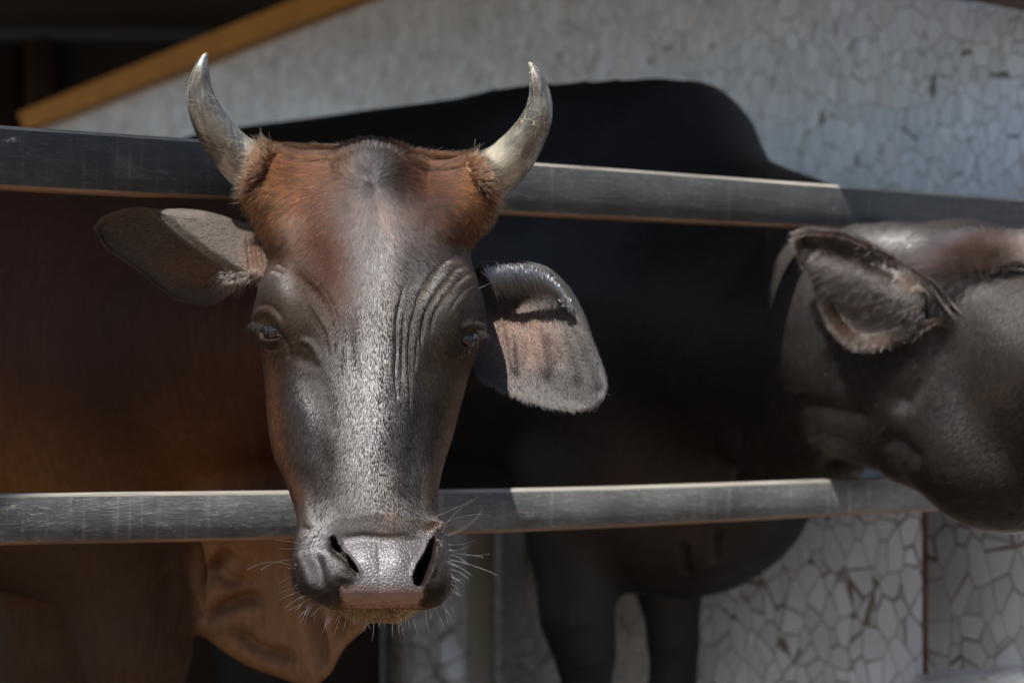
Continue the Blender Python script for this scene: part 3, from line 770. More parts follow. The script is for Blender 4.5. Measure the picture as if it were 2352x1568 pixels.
def face_gloss(X, Y):
    g = 0.16+0.85*gauss(X, Y, 850, 900, 92, 430)
    g = np.maximum(g, 0.62*gauss(X, Y, 985, 620, 90, 130, 20))
    g = np.maximum(g, 0.9*gauss(X, Y, 700, 960, 50, 110, -15)); g = np.maximum(g, 0.95*gauss(X, Y, 745, 1240, 70, 110))
    g = np.maximum(g, 0.8*gauss(X, Y, 1000, 1250, 60, 90)); g = np.maximum(g, 0.8*gauss(X, Y, 640, 650, 55, 45, 30))
    g = np.maximum(g, 0.4*gauss(X, Y, 855, 400, 40, 60)); g = np.maximum(g, 0.6*gauss(X, Y, 660, 520, 60, 50))
    for a in ((755, 600, 60, 140, -14, .9), (700, 740, 45, 70, 0, .75), (720, 420, 110, 60, 0, .5), (990, 430, 90, 40, 0, .6), (1040, 860, 40, 110, 0, .8), (635, 960, 28, 160, 0, .7), (600, 450, 60, 110, 0, .6), (1105, 460, 50, 110, 0, .6)):
        g = g*(1-a[5]*gauss(X, Y, *a[:5]))
    return np.clip(g, 0, 1)
padm = sstep(-polysd(X, Y, PAD)+7*vnoise(HP, 120, 9)*sstep(Y, 1330, 1360), -7, 8)*(D < 2.60)
skin = face_col(X, Y)*0.8; glv = face_gloss(X, Y)
pinkf = sstep(Y, 1335, 1398)[:, None]
padcol = np.array([0.055, 0.047, 0.046])*(1-pinkf)+np.array([0.24, 0.14, 0.115])*pinkf
spk = sstep(vnoise(HP, 170, 5), .25, .5)[:, None]*0.5*sstep(Y, 1345, 1372)[:, None]
padcol = padcol*(1-spk)+np.array([0.10, 0.06, 0.05])*spk
skin = skin*(1-padm[:, None])+padcol*padm[:, None]
hole = np.zeros(len(HP))
for pg in (NOS_R, NOS_L1, NOS_L2, EYE_L, EYE_R): hole = np.maximum(hole, sstep(-polysd(X, Y, pg), 0, 4))
hole = hole*(D < 2.75)
skin = skin*(1-hole[:, None])+np.array([0.012, 0.008, 0.008])*hole[:, None]
wet = gauss(X, Y, 870, 1270, 110, 45)
maskc = np.stack([padm, wet, glv*(1-hole)], 1)

# lower lip / chin: its own closed lobe, under the upper lip
def lobe(Xc, Yc, Zc, rx, ry, rz_, nu=160, nv=90, ex=0.8):
    t = np.linspace(0, 2*np.pi, nu, endpoint=False); p = np.linspace(0.001, np.pi-0.001, nv)
    Pp, Tt = np.meshgrid(p, t, indexing='ij')
    sx = np.sign(np.cos(Tt))*np.abs(np.cos(Tt))**ex*np.sin(Pp)**0.8; sz = np.sign(np.sin(Tt))*np.abs(np.sin(Tt))**ex*np.sin(Pp)**0.8
    V = at(Xc+rx*sx, Yc-ry*np.cos(Pp), Zc+rz_*sz).reshape(-1, 3)
    return V, grid_faces(nv, nu, True)
LV, LF = lobe(868, 1378, 2.500, 100, 46, 0.055)
lx, ly, ld_ = proj(LV)
LN = vnormals(LV, LF)
if (LN*(LV-LV.mean(0))).sum(1).mean() < 0: LF = LF[:, ::-1]; LN = -LN
LV = LV+LN*(0.003*gauss(lx, ly, 820, 1425, 40, 20)+0.003*gauss(lx, ly, 915, 1420, 35, 20))[:, None]
lskin = np.broadcast_to(np.array([0.06, 0.034, 0.016]), LV.shape)*(0.7+0.6*vnoise(LV, 120)[:, None]*0.5)

# ears
def ear(U, L, zfun, thick, bulge, nt_=150, ns_=110, back=0.02):
    U = np.array(smooth_pts(U, 8)); L = np.array(smooth_pts(L, 8))
    def res(Pp, n):
        d = np.r_[0, np.cumsum(np.hypot(*np.diff(Pp, axis=0).T))]; s = np.linspace(0, d[-1], n)
        return np.stack([np.interp(s, d, Pp[:, 0]), np.interp(s, d, Pp[:, 1])], 1)
    U = res(U, nt_); L = res(L, nt_)
    s = 0.5-0.5*np.cos(np.linspace(0, np.pi, ns_)); t = np.linspace(0, 1, nt_)
    XY = U[:, None]*(1-s)[None, :, None]+L[:, None]*s[None, :, None]
    Tt, Ss = np.meshgrid(t, s, indexing='ij')
    Z = zfun(XY[..., 0], XY[..., 1], Tt, Ss)
    e = np.sqrt(np.clip(4*Ss*(1-Ss), 0, 1))*np.sqrt(np.clip(1-Tt**6, 0, 1))
    ZB = zfun(XY[..., 0], XY[..., 1], Tt, Ss, True)+(thick+bulge*e)*np.clip(e*1.5, 0, 1)
    Fv = at(XY[..., 0], XY[..., 1], Z); Bv = at(XY[..., 0], XY[..., 1], ZB)
    ring = np.concatenate([Fv, Bv[:, ::-1][:, 1:-1]], 1)           # share the rims
    m_ = ring.shape[1]
    return ring.reshape(-1, 3), grid_faces(nt_, m_, True)[:, ::-1]
UR = [(1085, 625), (1110, 604), (1140, 601), (1170, 600), (1220, 604), (1260, 618), (1300, 655), (1330, 705), (1352, 765), (1374, 820), (1389, 870), (1386, 905), (1362, 932)]
LR = [(1060, 690), (1080, 740), (1086, 790), (1094, 845), (1112, 868), (1140, 885), (1180, 905), (1220, 919), (1258, 930), (1295, 937), (1325, 940), (1345, 938), (1362, 932)]
def z_right(X, Y, T, Sx, back=False):
    z = 2.700+0.010*(X-1100)/280-0.050*(Y-600)/330
    rim = 4*Sx*(1-Sx)
    if back: return z+0.004
    d, f = pline(X, Y, smooth_pts([(1120, 612), (1170, 608), (1220, 612), (1258, 630), (1292, 668), (1318, 718), (1345, 790), (1372, 870)], 5))
    z = z-0.013*np.exp(-(d/20)**2)*(1-0.75*f)                               # rolled upper rim
    z = z+0.014*gauss(X, Y, 1165, 690, 90, 46, 22)                           # dark hollow under the rim
    z = z+0.010*sstep(rim, 0, .8)
    for pts, a, w_ in (([(1150, 722), (1172, 775), (1178, 830), (1190, 872)], .006, 8), ([(1215, 705), (1235, 770), (1248, 830), (1262, 880)], .0045, 12), ([(1270, 720), (1295, 790), (1315, 850), (1330, 890)], 0.0025, 12)):
        z = z-a*groove(X, Y, pts, w_, .3)
    for pts, a, w_ in (([(1195, 720), (1210, 780), (1222, 850)], .003, 11), ([(1250, 760), (1275, 810), (1290, 850)], .0025, 10)):
        z = z+a*groove(X, Y, pts, w_, .3)
    return z
ERV, ERF = ear(UR, LR, z_right, 0.006, 0.028)
UL = [(625, 500), (600, 503), (570, 512), (545, 508), (510, 496), (470, 486), (420, 481), (370, 482), (330, 478), (300, 479), (270, 486), (240, 499), (224, 516)]
LL = [(640, 665), (615, 660), (585, 645), (556, 642), (538, 660), (510, 684), (480, 695), (440, 692), (405, 682), (365, 655), (305, 608), (250, 572), (224, 530)]
FLAP = [(318, 470), (400, 470), (480, 474), (560, 500), (640, 490), (640, 660), (575, 655), (548, 640), (522, 626), (472, 592), (408, 543), (370, 508), (342, 482)]
def z_left(X, Y, T, Sx, back=False):
    z0 = 2.705+0.035*(600-X)/380
    base = sstep(X, 520, 590)
    inner = 0.018+0.075*(Y-500)/190*(1-base)
    if back: return z0+inner+0.006
    s_ = polysd(X, Y, FLAP); m_ = sstep(-s_, -3, 5)
    inner = inner+0.012*np.sqrt(np.clip(4*Sx*(1-Sx), 0, 1))+0.010*gauss(X, Y, 480, 640, 60, 35)-0.006*gauss(X, Y, 385, 605, 60, 20, 20)
    flap = 0.004-0.030*(Y-480)/180-0.008*sstep(-s_, 0, 30)
    z = z0+inner*(1-m_)+flap*m_
    for xx in (572, 582, 592, 603): z = z+0.0018*groove(X, Y, [(xx-4, 535), (xx, 580), (xx+6, 630)], 2.5, .3)
    return z
ELV, ELF = ear(UL, LL, z_left, 0.006, 0.022)
def fixn(V, F):
    N = vnormals(V, F); c = V.mean(0)
    front_ = N@C_F
    d = proj(V)[2]
    # the nearer half must face the camera
    if front_[d < np.percentile(d, 30)].mean() > 0: F = F[:, ::-1]
    return V, F
ERV, ERF = fixn(ERV, ERF); ELV, ELF = fixn(ELV, ELF)
def ear_col_r(X, Y):
    c = np.broadcast_to(np.array([0.022, 0.019, 0.017]), X.shape+(3,)).copy()
    w_ = np.clip(1.3*gauss(X, Y, 1205, 770, 85, 70, 35), 0, 1)[..., None]*0.9
    c = c*(1-w_)+np.array([0.065, 0.034, 0.023])*w_
    w_ = (gauss(X, Y, 1170, 680, 90, 34, 18)*0.9)[..., None]
    return c*(1-w_)+np.array([0.018, 0.012, 0.010])*w_
def ear_col_l(X, Y):
    c = np.broadcast_to(np.array([0.036, 0.027, 0.020]), X.shape+(3,)).copy()
    w_ = np.clip(1.2*gauss(X, Y, 440, 620, 80, 40, 20), 0, 1)[..., None]*0.7
    c = c*(1-w_)+np.array([0.07, 0.036, 0.022])*w_
    w_ = (gauss(X, Y, 590, 590, 34, 70)*0.8)[..., None]
    return c*(1-w_)+np.array([0.07, 0.035, 0.020])*w_

# ------------------------------------------------------------------ the main cow's body (behind the fence, in shade)
K1 = 0.09
def cow1(G):
    P = lambda X, Y, D: at(X, Y, D)
    d = capsule(G, P(-1500, 850, 3.55), P(100, 850, 3.42), 0.31, 0.30)
    d = smin(d, ellipsoid(G, P(230, 860, 3.40), (0.22, 0.22, 0.31)), K1)
    d = smin(d, capsule(G, P(300, 790, 3.32), P(760, 760, 3.02), 0.235, 0.155), K1)
    d = smin(d, capsule(G, P(760, 760, 3.02), P(850, 760, 2.80), 0.135, 0.095), 0.06)
    d = smin(d, capsule(G, P(270, 1150, 3.28), P(310, 1480, 3.26), 0.115, 0.070), 0.08)
    d = smin(d, capsule(G, P(310, 1480, 3.26), P(315, 1900, 3.27), 0.068, 0.045), 0.03)
    d = smin(d, capsule(G, P(315, 1900, 3.27), P(315, 2200, 3.27), 0.050, 0.045), 0.03)
    d = smin(d, capsule(G, P(120, 1150, 3.62), P(130, 2200, 3.62), 0.10, 0.045), 0.08)
    d = smin(d, capsule(G, P(-1400, 1000, 3.50), P(-1380, 2200, 3.50), 0.15, 0.05), 0.1)
    d = smin(d, capsule(G, P(-1400, 1000, 3.75), P(-1350, 2150, 3.75), 0.14, 0.05), 0.1)
    # brisket and dewlap: a hanging sheet
    gx, gy, gd = proj(G)
    DW = [(420, 1180), (470, 1120), (760, 1050), (800, 1150), (835, 1300), (872, 1395), (845, 1450), (800, 1490), (772, 1560), (720, 1600), (640, 1570), (560, 1535), (500, 1490), (440, 1440), (420, 1350)]
    sdp = polysd(gx, gy, DW)*gd/FPX
    zc = 3.20-0.12*sstep(gx, 600, 850)
    zt = 0.055+0.05*sstep(1350-gy, 0, 200)-0.03*sstep(gx, 700, 850)
    dz = np.abs(gd-zc)-zt
    q = np.sqrt(np.maximum(sdp+0.03, 0)**2+np.maximum(dz+0.03, 0)**2)+np.minimum(np.maximum(sdp+0.03, dz+0.03), 0)-0.03
    d = smin(d, q, 0.035)
    return d
lo = np.array([-2.3, 2.70, 0.0]); hi = np.array([0.20, 4.15, 1.65])
BV, BF = nets(cow1, lo, hi, 0.0125)
BV = laplace(BV, BF, 2)
for _ in range(2):
    BV, BF = subdiv(BV, BF); BV = laplace(BV, BF, 2)
BN = vnormals(BV, BF)
if (BN*(BV-BV.mean(0))).sum(1).mean() < 0: BF = BF[:, ::-1]; BN = -BN
bx, by, bd = proj(BV)
near = (BN@C_F < 0.3)
dd = np.zeros(len(BV))
for i, (x0, x1, x2, a) in enumerate([(660, 650, 672, 9), (625, 612, 640, 10), (590, 575, 612, 10), (560, 540, 585, 9), (528, 505, 560, 8), (495, 470, 530, 6), (455, 430, 495, 4), (640, 632, 655, 5), (607, 594, 626, 5)]):
    dd -= a*1e-3*groove(bx, by, [(x0+20, 480), (x0, 640), (x1, 820), (x1+8, 960), (x2, 1120), (x2+30, 1230)], 19+(i*7) % 5, .25)*near*1.3
for pts, a, w_ in [([(445, 1440), (500, 1400), (560, 1375), (620, 1372)], 9, 12), ([(455, 1350), (500, 1300), (540, 1265)], 6, 12), ([(470, 1290), (520, 1330), (600, 1345)], 5, 12),
                   ([(660, 1200), (690, 1330), (715, 1450), (735, 1560)], 12, 14), ([(770, 1300), (780, 1400), (775, 1500)], 8, 12), ([(520, 1430), (600, 1500), (680, 1510)], 7, 14),
                   ([(440, 1230), (447, 1330), (440, 1440)], 14, 12)]:
    dd -= 3.0*a*1e-3*groove(bx, by, pts, w_*1.35, .3)*near
dd += 0.010*vnoise(BV, 4)+0.004*vnoise(BV, 11, 2)
BV = BV+BN*dd[:, None]
BV[:, 2] = np.maximum(BV[:, 2], 0.031)

cow = empty("cow", tuple(at(200, 953, 3.3)*np.array([1, 1, 0])))
tag(cow, "horned brown cow facing the camera with its head out between the rails", "cow", "humped cattle in the pen")
bx, by, bd = proj(BV)
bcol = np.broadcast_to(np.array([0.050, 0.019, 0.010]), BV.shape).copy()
for wt, c_ in ((sstep(by, 850, 1150)*sstep(650-bx, 0, 200), (0.130, 0.055, 0.016)), (sstep(by, 1150, 1260), (0.060, 0.031, 0.017)), (sstep(bx, 430, 470)*sstep(by, 1180, 1260), (0.20, 0.105, 0.052)),  # lower body and dewlap coloured lighter and warmer for bounced light
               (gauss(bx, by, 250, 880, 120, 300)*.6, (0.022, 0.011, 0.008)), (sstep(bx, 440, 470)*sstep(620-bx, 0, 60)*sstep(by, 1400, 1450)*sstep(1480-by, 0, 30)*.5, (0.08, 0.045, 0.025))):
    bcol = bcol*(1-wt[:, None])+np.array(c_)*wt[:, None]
AV, AF = merge([(HP, HF), (LV, LF), (ERV, ERF), (ELV, ELF), (BV, BF)])
nH, nL, nR, nE, nB = map(len, (HP, LV, ERV, ELV, BV))
rx_, ry_, _ = proj(ERV); ex_, ey_, _ = proj(ELV)
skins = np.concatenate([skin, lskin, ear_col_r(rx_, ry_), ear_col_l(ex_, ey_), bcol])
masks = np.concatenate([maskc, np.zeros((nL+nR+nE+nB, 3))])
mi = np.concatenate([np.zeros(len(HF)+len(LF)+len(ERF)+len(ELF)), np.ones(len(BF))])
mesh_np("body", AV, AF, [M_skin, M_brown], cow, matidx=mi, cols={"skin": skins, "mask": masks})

# horns
def sweep(name, ctr, rad, dep, flat=1.0, nseg=90, nrd=40, parent=None, base_len=0.35):
    p = np.array(ctr, float); t = np.arange(len(p)); tt = np.linspace(0, len(p)-1, nseg)
    cx, cy, cr, cd = [cub(tt, t, q) for q in (p[:, 0], p[:, 1], np.array(rad, float), np.array(dep, float))]
    Cc = at(cx, cy, cd); Rr = cr/FPX*cd
    Tn = np.gradient(Cc, axis=0); Tn /= np.linalg.norm(Tn, axis=1)[:, None]
    ref = np.broadcast_to(C_F, Tn.shape)
    A = np.cross(Tn, ref); A /= np.linalg.norm(A, axis=1)[:, None]; Bv = np.cross(Tn, A)
    ph = np.linspace(0, 2*np.pi, nrd, endpoint=False)
    ring = 1+0.010*np.sin(np.linspace(0, 60, nseg))*np.linspace(1, 0, nseg)**1.5
    V = Cc[:, None]+(A[:, None]*np.cos(ph)[None, :, None]+Bv[:, None]*np.sin(ph)[None, :, None]*flat)*(Rr*ring)[:, None, None]
    V = V.reshape(-1, 3); V = V+0.0006*vnoise(V, 90)[:, None]*np.sign(V-V)
    F = grid_faces(nseg, nrd, True)
    n0 = len(V); V = np.concatenate([V, [Cc[0], Cc[-1]+Tn[-1]*Rr[-1]*0.7]])
    caps = []
    for k in range(0, nrd, 2):
        caps.append((n0, (k+2) % nrd, k+1, k)); e = (nseg-1)*nrd; caps.append((n0+1, e+k, e+k+1, e+(k+2) % nrd))
    F = np.concatenate([F, np.array(caps)])
    N = vnormals(V, F)
    if (N[:n0]*(V[:n0]-np.repeat(Cc, nrd, 0))).sum() < 0: F = F[:, ::-1]
    f = np.linspace(0, 1, nseg)
    hb = np.repeat(np.stack([sstep(1-f, base_len, 1.0), sstep(f, .25, .5)*sstep(1-f, .05, .5)*0.6, f*0], 1), nrd, 0)
    hb = np.concatenate([hb, hb[:1], hb[-1:]])
    F2_, PH = np.meshgrid(f, ph, indexing='ij'); huv = np.stack([F2_, np.cos(PH)*0.8, np.sin(PH)*0.8], -1).reshape(-1, 3); huv = np.concatenate([huv, huv[:1], huv[-1:]])
    return mesh_np(name, V, F, M_horn, parent, cols={"hb": hb, "huv": huv})
sweep("horn", [(640, 425), (600, 403), (558, 372), (518, 332), (487, 288), (467, 245), (458, 205), (461, 166), (468, 138), (474, 124)],
      [56, 60, 55, 48, 42, 36, 29, 20, 11, 5], [2.70, 2.695, 2.685, 2.67, 2.655, 2.645, 2.64, 2.635, 2.635, 2.635], parent=cow)
sweep("horn", [(1060, 440), (1105, 416), (1145, 390), (1182, 355), (1213, 312), (1234, 268), (1240, 226), (1234, 188), (1224, 160), (1217, 145)],
      [56, 60, 56, 50, 42, 35, 27, 19, 11, 5.5], [2.70, 2.695, 2.685, 2.67, 2.655, 2.645, 2.64, 2.635, 2.635, 2.635], parent=cow)

# eyes
def eyeball(name, X0, Y0, D0, r, gaze):
    nu, nv = 64, 48
    t = np.linspace(0, 2*np.pi, nu, endpoint=False); p = np.linspace(0.0005, np.pi-.0005, nv)
    Pp, Tt = np.meshgrid(p, t, indexing='ij')
    g = np.array(gaze, float); g /= np.linalg.norm(g)
    a = np.cross(g, [0, 0, 1.]); a /= np.linalg.norm(a); b_ = np.cross(g, a)
    c = at(X0, Y0, D0)
    rr = r*(1+0.05*np.exp(-(Pp/0.45)**2))
    V = c+rr[..., None]*(np.cos(Pp)[..., None]*g+np.sin(Pp)[..., None]*(np.cos(Tt)[..., None]*1.0*a+np.sin(Tt)[..., None]*b_))
    V = V.reshape(-1, 3); F = grid_faces(nv, nu, True)
    N = vnormals(V, F)
    if (N*(V-c)).sum() < 0: F = F[:, ::-1]
    pp = Pp.ravel(); hx = (np.sin(Pp)*np.cos(Tt)).ravel(); hy = (np.sin(Pp)*np.sin(Tt)).ravel()
    iris = np.where((pp < 0.80)[:, None], np.array([0.012, 0.006, 0.004]), np.array([0.012, 0.007, 0.006]))
    pup = (hx/0.50)**2+(hy/0.22)**2 < 1
    iris = np.where(pup[:, None], np.array([0.004, 0.004, 0.006]), iris)
    return mesh_np(name, V, F, M_eye, cow, cols={"iris": iris})
x0_, y0_, d0_ = proj(HP0)
def on_face(X0, Y0, q=9):
    k = (np.hypot(x0_-X0, y0_-Y0) < q) & (FN0@C_F < 0) & (d0_ < 2.8)
    nn = FN0[k].mean(0); return HP0[k].mean(0), nn/np.linalg.norm(nn)
def eye_at(X0, Y0, r, sink, side):
    p, nn = on_face(X0, Y0); nn = nn-1.6*C_F; nn /= np.linalg.norm(nn); c = p-nn*(r+sink)
    X1, Y1, D1 = proj(c)
    eyeball("eye", X1, Y1, D1, r, tuple(nn+np.array([side*0.25, 0, 0.0])))
    return proj(p)[2]
dl = eye_at(624, 761, 0.0200, 0.0035, -1); dr = eye_at(1076, 780, 0.0190, 0.0035, 1)
#@@FUR
# ------------------------------------------------------------------ coat of the head
EARH = (858, 425)
def comb(X, Y):
    rx, ry = X-EARH[0], Y-EARH[1]; r = np.hypot(rx, ry)+1e-3
    rad = np.stack([rx/r, ry/r], -1); sw = np.stack([-ry/r, rx/r], -1)
    rad = rad+0.55*np.exp(-(r/60)**2)[:, None]*sw
    w_ = sstep(640-Y, 0, 220)
    down = np.stack([np.clip((X-862)/230, -1, 1)*0.35, np.ones_like(X)], -1)
    # temples: coat sweeps out towards the ears
    sd_ = np.exp(-((Y-600)/90)**2)*np.clip((X-862)/230, -1, 1)*1.2
    down[:, 0] += sd_
    # flowing round the eyes
    for ex0, ey0 in ((622, 760), (1078, 780)):
        g = np.exp(-(((X-ex0)/70)**2+((Y-ey0)/55)**2))
        down[:, 0] += g*np.sign(ex0-860)*1.0; down[:, 1] -= g*0.5
    mz = sstep(Y, 1200, 1300); down[:, 0] += mz*np.clip((X-868)/170, -1, 1)*1.1
    v = rad*w_[:, None]+down*(1-w_)[:, None]
    wn = np.stack([vnoise(np.stack([X, Y, 0*X], -1), 1/40., 11), vnoise(np.stack([X, Y, 0*X], -1), 1/40., 12)], -1)
    v = v+0.14*wn
    return v/np.linalg.norm(v, axis=1)[:, None]
def hlen(X, Y):
    L = np.full(X.shape, 0.0042)
    L += 0.011*np.clip(gauss(X, Y, 600, 420, 60, 95)+gauss(X, Y, 1100, 440, 55, 95)+0.5*gauss(X, Y, 850, 365, 200, 35), 0, 1.1)
    L += 0.0032*sstep(720-Y, 0, 250)
    L -= 0.0017*sstep(Y, 1180, 1230)
    L -= 0.0014*gauss(X, Y, 665, 720, 60, 80)+0.0014*gauss(X, Y, 1045, 740, 55, 80)
    return L
def head_dens(c):
    x, y, d = proj(c)
    k = np.ones(len(x))
    pm = polysd(x, y, PAD)
    k *= sstep(pm+5*vnoise(c, 120, 9), -10-8*sstep(y, 1340, 1380), 8)
    for pg in (NOS_R, NOS_L1, NOS_L2, EYE_L, EYE_R): k *= sstep(polysd(x, y, pg), -2, 3)
    k *= np.where(d > 2.80, 0.12, 1.0)*(1+1.2*sstep(560-y, 0, 140))*(1-0.45*sstep(y, 640, 760)*sstep(1200-y, 0, 60))
    return k
NH = 300000
P, N = sample(HP, HF, NH, head_dens)
x, y, d = proj(P)
cl = face_col(x+rng.normal(0, 13, NH), y+rng.normal(0, 13, NH))
# individual variation, plus lighter and darker tufts
cl = cl*np.exp(rng.normal(0, 0.28, (NH, 1)))*0.72
cl = cl*(1+0.55*vnoise(P@np.array([[.8,.6,0],[-.6,.8,0],[0,0,1]]), 32, 8)*sstep(560-y, 0, 120))[:, None]
cl = cl*(1+0.30*vnoise(P, 150, 4)[:, None])
L = hlen(x, y)
tuft = sstep(L, .007, .017)
st = groom(P, N, comb(x, y), L, 0.12+0.45*tuft, 0.07+0.22*tuft, 3, 0.10)
hair("fur", P, st, np.full(NH, 0.00026), np.clip(cl, 0.002, .8), M_hair, cow, face_gloss(x, y))

NK = 62000
def lock_dens(c):
    x, y, d = proj(c)
    return head_dens(c)*(0.05+1.2*sstep(740-y, 0, 260)+1.4*(gauss(x, y, 600, 430, 70, 90)+gauss(x, y, 1100, 450, 60, 90)))*sstep(1190-y, 0, 60)
P, N = sample(HP, HF, NK, lock_dens)
x, y, d = proj(P)
cl = face_col(x+rng.normal(0, 20, NK), y+rng.normal(0, 20, NK))*np.exp(rng.normal(0.1, 0.6, (NK, 1)))
dk = (rng.random(NK) < 0.45)[:, None]*sstep(cl[:, :1], 0.02, 0.05)
cl = cl*(1-dk)+np.array([0.016, 0.009, 0.006])*dk
L = hlen(x, y); tuft = sstep(L, .007, .017)
st = groom(P, N, comb(x, y), L*1.35, 0.13+0.30*tuft, 0.08+0.24*tuft, 4, 0.12)
hair("fur", P, st, 0.00028+0.00016*np.clip(tuft+sstep(720-y, 0, 200), 0, 1), np.clip(cl, 0.002, .8), M_hair, cow, face_gloss(x, y))

def fur_shell(name, V, F, n, colf, length, d2f, lift, jit, parent, rad=0.0002, densf=None, K=3, droop=0.1, mat=None, gl=None):
    P, N = sample(V, F, n, densf or (lambda c: np.ones(len(c))))
    x, y, d = proj(P)
    cl = colf(x, y)*np.exp(rng.normal(0, 0.3, (n, 1)))
    L = length(x, y) if callable(length) else np.full(n, length)
    st = groom(P, N, d2f(x, y), L, lift, jit, K, droop)
    return hair(name, P, st, np.full(n, rad), np.clip(cl, .002, .8), mat or M_hair, parent, gl(x, y) if gl else 0.45)
def d_right(x, y):
    v = np.stack([0.3+0*x, 1+0*x], -1)+0.6*np.stack([(x-1230)/150, (y-770)/150], -1)
    for x0 in (1175, 1240, 1300): v[:, 0] += 0.5*np.sin((x-x0)/30)*sstep(y, 760, 860)
    return v/np.linalg.norm(v, axis=1)[:, None]
def l_right(x, y):
    s_ = -polysd(x, y, UR+LR[::-1])
    return 0.0035+0.0045*sstep(30-s_, 0, 25)
fur_shell("ear_fur", ERV, ERF, 70000, ear_col_r, l_right, d_right, 0.25, 0.15, cow)
def d_left(x, y):
    v = np.stack([-1+0*x, 0.35+0*x], -1)+0.5*np.stack([(x-440)/150, (y-590)/80], -1)
    return v/np.linalg.norm(v, axis=1)[:, None]
fur_shell("ear_fur", ELV, ELF, 60000, ear_col_l, lambda x, y: 0.0035+0.003*sstep(28+polysd(x, y, UL+LL[::-1]), 0, 25), d_left, 0.25, 0.15, cow)
fur_shell("chin_fur", LV, LF, 14000, lambda x, y: np.broadcast_to(np.array([0.10, 0.055, 0.020]), x.shape+(3,)).copy(), 0.0045, lambda x, y: np.stack([(x-868)/300, 1+0*x], -1), 0.35, 0.15, cow)

def strands(name, lines, rad, col, mat, parent, K=10, gloss=0.7):
    """lines: list of (p0, p1, p2) picture points with depth; a quadratic arc each"""
    A = np.array(lines, float); n = len(A)
    P0, P1, P2 = [at(A[:, k, 0], A[:, k, 1], A[:, k, 2]) for k in range(3)]
    ts = np.linspace(0, 1, K)[None, :, None]
    Q = (1-ts)**2*P0[:, None]+2*ts*(1-ts)*P1[:, None]+ts**2*P2[:, None]
    c = np.broadcast_to(np.asarray(col, float), (n, 3)).copy()*np.exp(rng.normal(0, .25, (n, 1)))
    return hair(name, Q[:, 0], Q[:, 1:], np.full(n, rad) if np.isscalar(rad) else rad, np.clip(c, .002, .95), mat, parent, gloss)
# long dark hair hanging from the rim into the right ear
ln = []
for k in range(950):
    f = random.random(); q = smooth_pts([(1118, 622), (1160, 616), (1210, 618), (1250, 634), (1285, 668), (1312, 712)], 8)
    i = f*(len(q)-1); a = np.array(q[int(i)])
    Lh = random.uniform(34, 84)*(1-0.55*max(0, f-.45)/.55)
    ang = math.radians(random.gauss(62-8*f, 9)); dx, dy = math.cos(ang)*Lh*0.7, math.sin(ang)*Lh
    z0 = 2.676+0.004*f
    ln.append([(a[0]+random.gauss(0, 5), a[1]+random.gauss(0, 5), z0), (a[0]+dx*.55, a[1]+dy*.45, z0-.006), (a[0]+dx, a[1]+dy, z0+random.uniform(.002, .016))])
strands("ear_hair", ln, 0.00042, (0.022, 0.021, 0.021), M_hair, cow, 7, 1.0)
ln = []
for k in range(130):                                     # left ear, hair at the mouth of the ear
    a = (random.uniform(505, 575), random.uniform(622, 650)); Lh = random.uniform(20, 50); ang = math.radians(random.gauss(125, 25))
    ln.append([(a[0], a[1], 2.675), (a[0]+math.cos(ang)*Lh*.5, a[1]+math.sin(ang)*Lh*.4, 2.672), (a[0]+math.cos(ang)*Lh, a[1]+math.sin(ang)*Lh, 2.69)])
strands("ear_hair", ln, 0.0002, (0.16, 0.12, 0.09), M_hair, cow, 6)
ln = []
for side in (0, 1):
    for k in range(900):
        f = random.random(); p0 = ((604, 338), (562, 452))[0] if side == 0 else (1090, 362); p1 = (560, 452) if side == 0 else (1138, 468)
        sx = -1 if side == 0 else 1
        x0 = p0[0]+(p1[0]-p0[0])*f-sx*random.uniform(-4, 26); y0 = p0[1]+(p1[1]-p0[1])*f+random.gauss(0, 6)
        Lh = random.uniform(18, 42); ang = math.radians(random.gauss(-38+60*f, 22)); z0 = 2.652+0.02*abs(2*f-1)
        ln.append([(x0, y0, z0), (x0+sx*math.cos(ang)*Lh*.5, y0+math.sin(ang)*Lh*.5, z0-.010), (x0+sx*math.cos(ang)*Lh, y0+math.sin(ang)*Lh, z0-.004)])
cc_ = np.where(rng.random((len(ln), 1)) < 0.4, np.array([[0.02, 0.011, 0.008]]), np.array([[0.13, 0.055, 0.024]]))
strands("horn_base_hair", ln, 0.00032, cc_, M_hair, cow, 6, 0.45)
# eyelashes
ln = []
for k in range(46):
    f = random.random()*0.55; a = np.array([576+f*52, 741+4*math.sin(f*3)-(f > .3)*0+f*2.0]); z = dl-0.010+0.030*(1-f)
    Lh = random.uniform(14, 30); ang = math.radians(random.gauss(118-25*f, 12))
    ln.append([(a[0], a[1]-4, z-.004), (a[0]+math.cos(ang)*Lh*.5, a[1]+math.sin(ang)*Lh*.35, z-.012), (a[0]+math.cos(ang)*Lh, a[1]+math.sin(ang)*Lh, z-.012)])
for k in range(40):
    f = 0.45+0.55*random.random(); a = np.array([1078+f*36, 758+f*6]); z = dr-0.008+0.026*f
    Lh = random.uniform(12, 30); ang = math.radians(random.gauss(62-12*f, 12))
    ln.append([(a[0], a[1]-3, z-.004), (a[0]+math.cos(ang)*Lh*.5, a[1]+math.sin(ang)*Lh*.35, z-.012), (a[0]+math.cos(ang)*Lh, a[1]+math.sin(ang)*Lh, z-.012)])
strands("eyelashes", ln, 0.00014, (0.02, 0.018, 0.018), M_hair, cow, 6, 0.1)
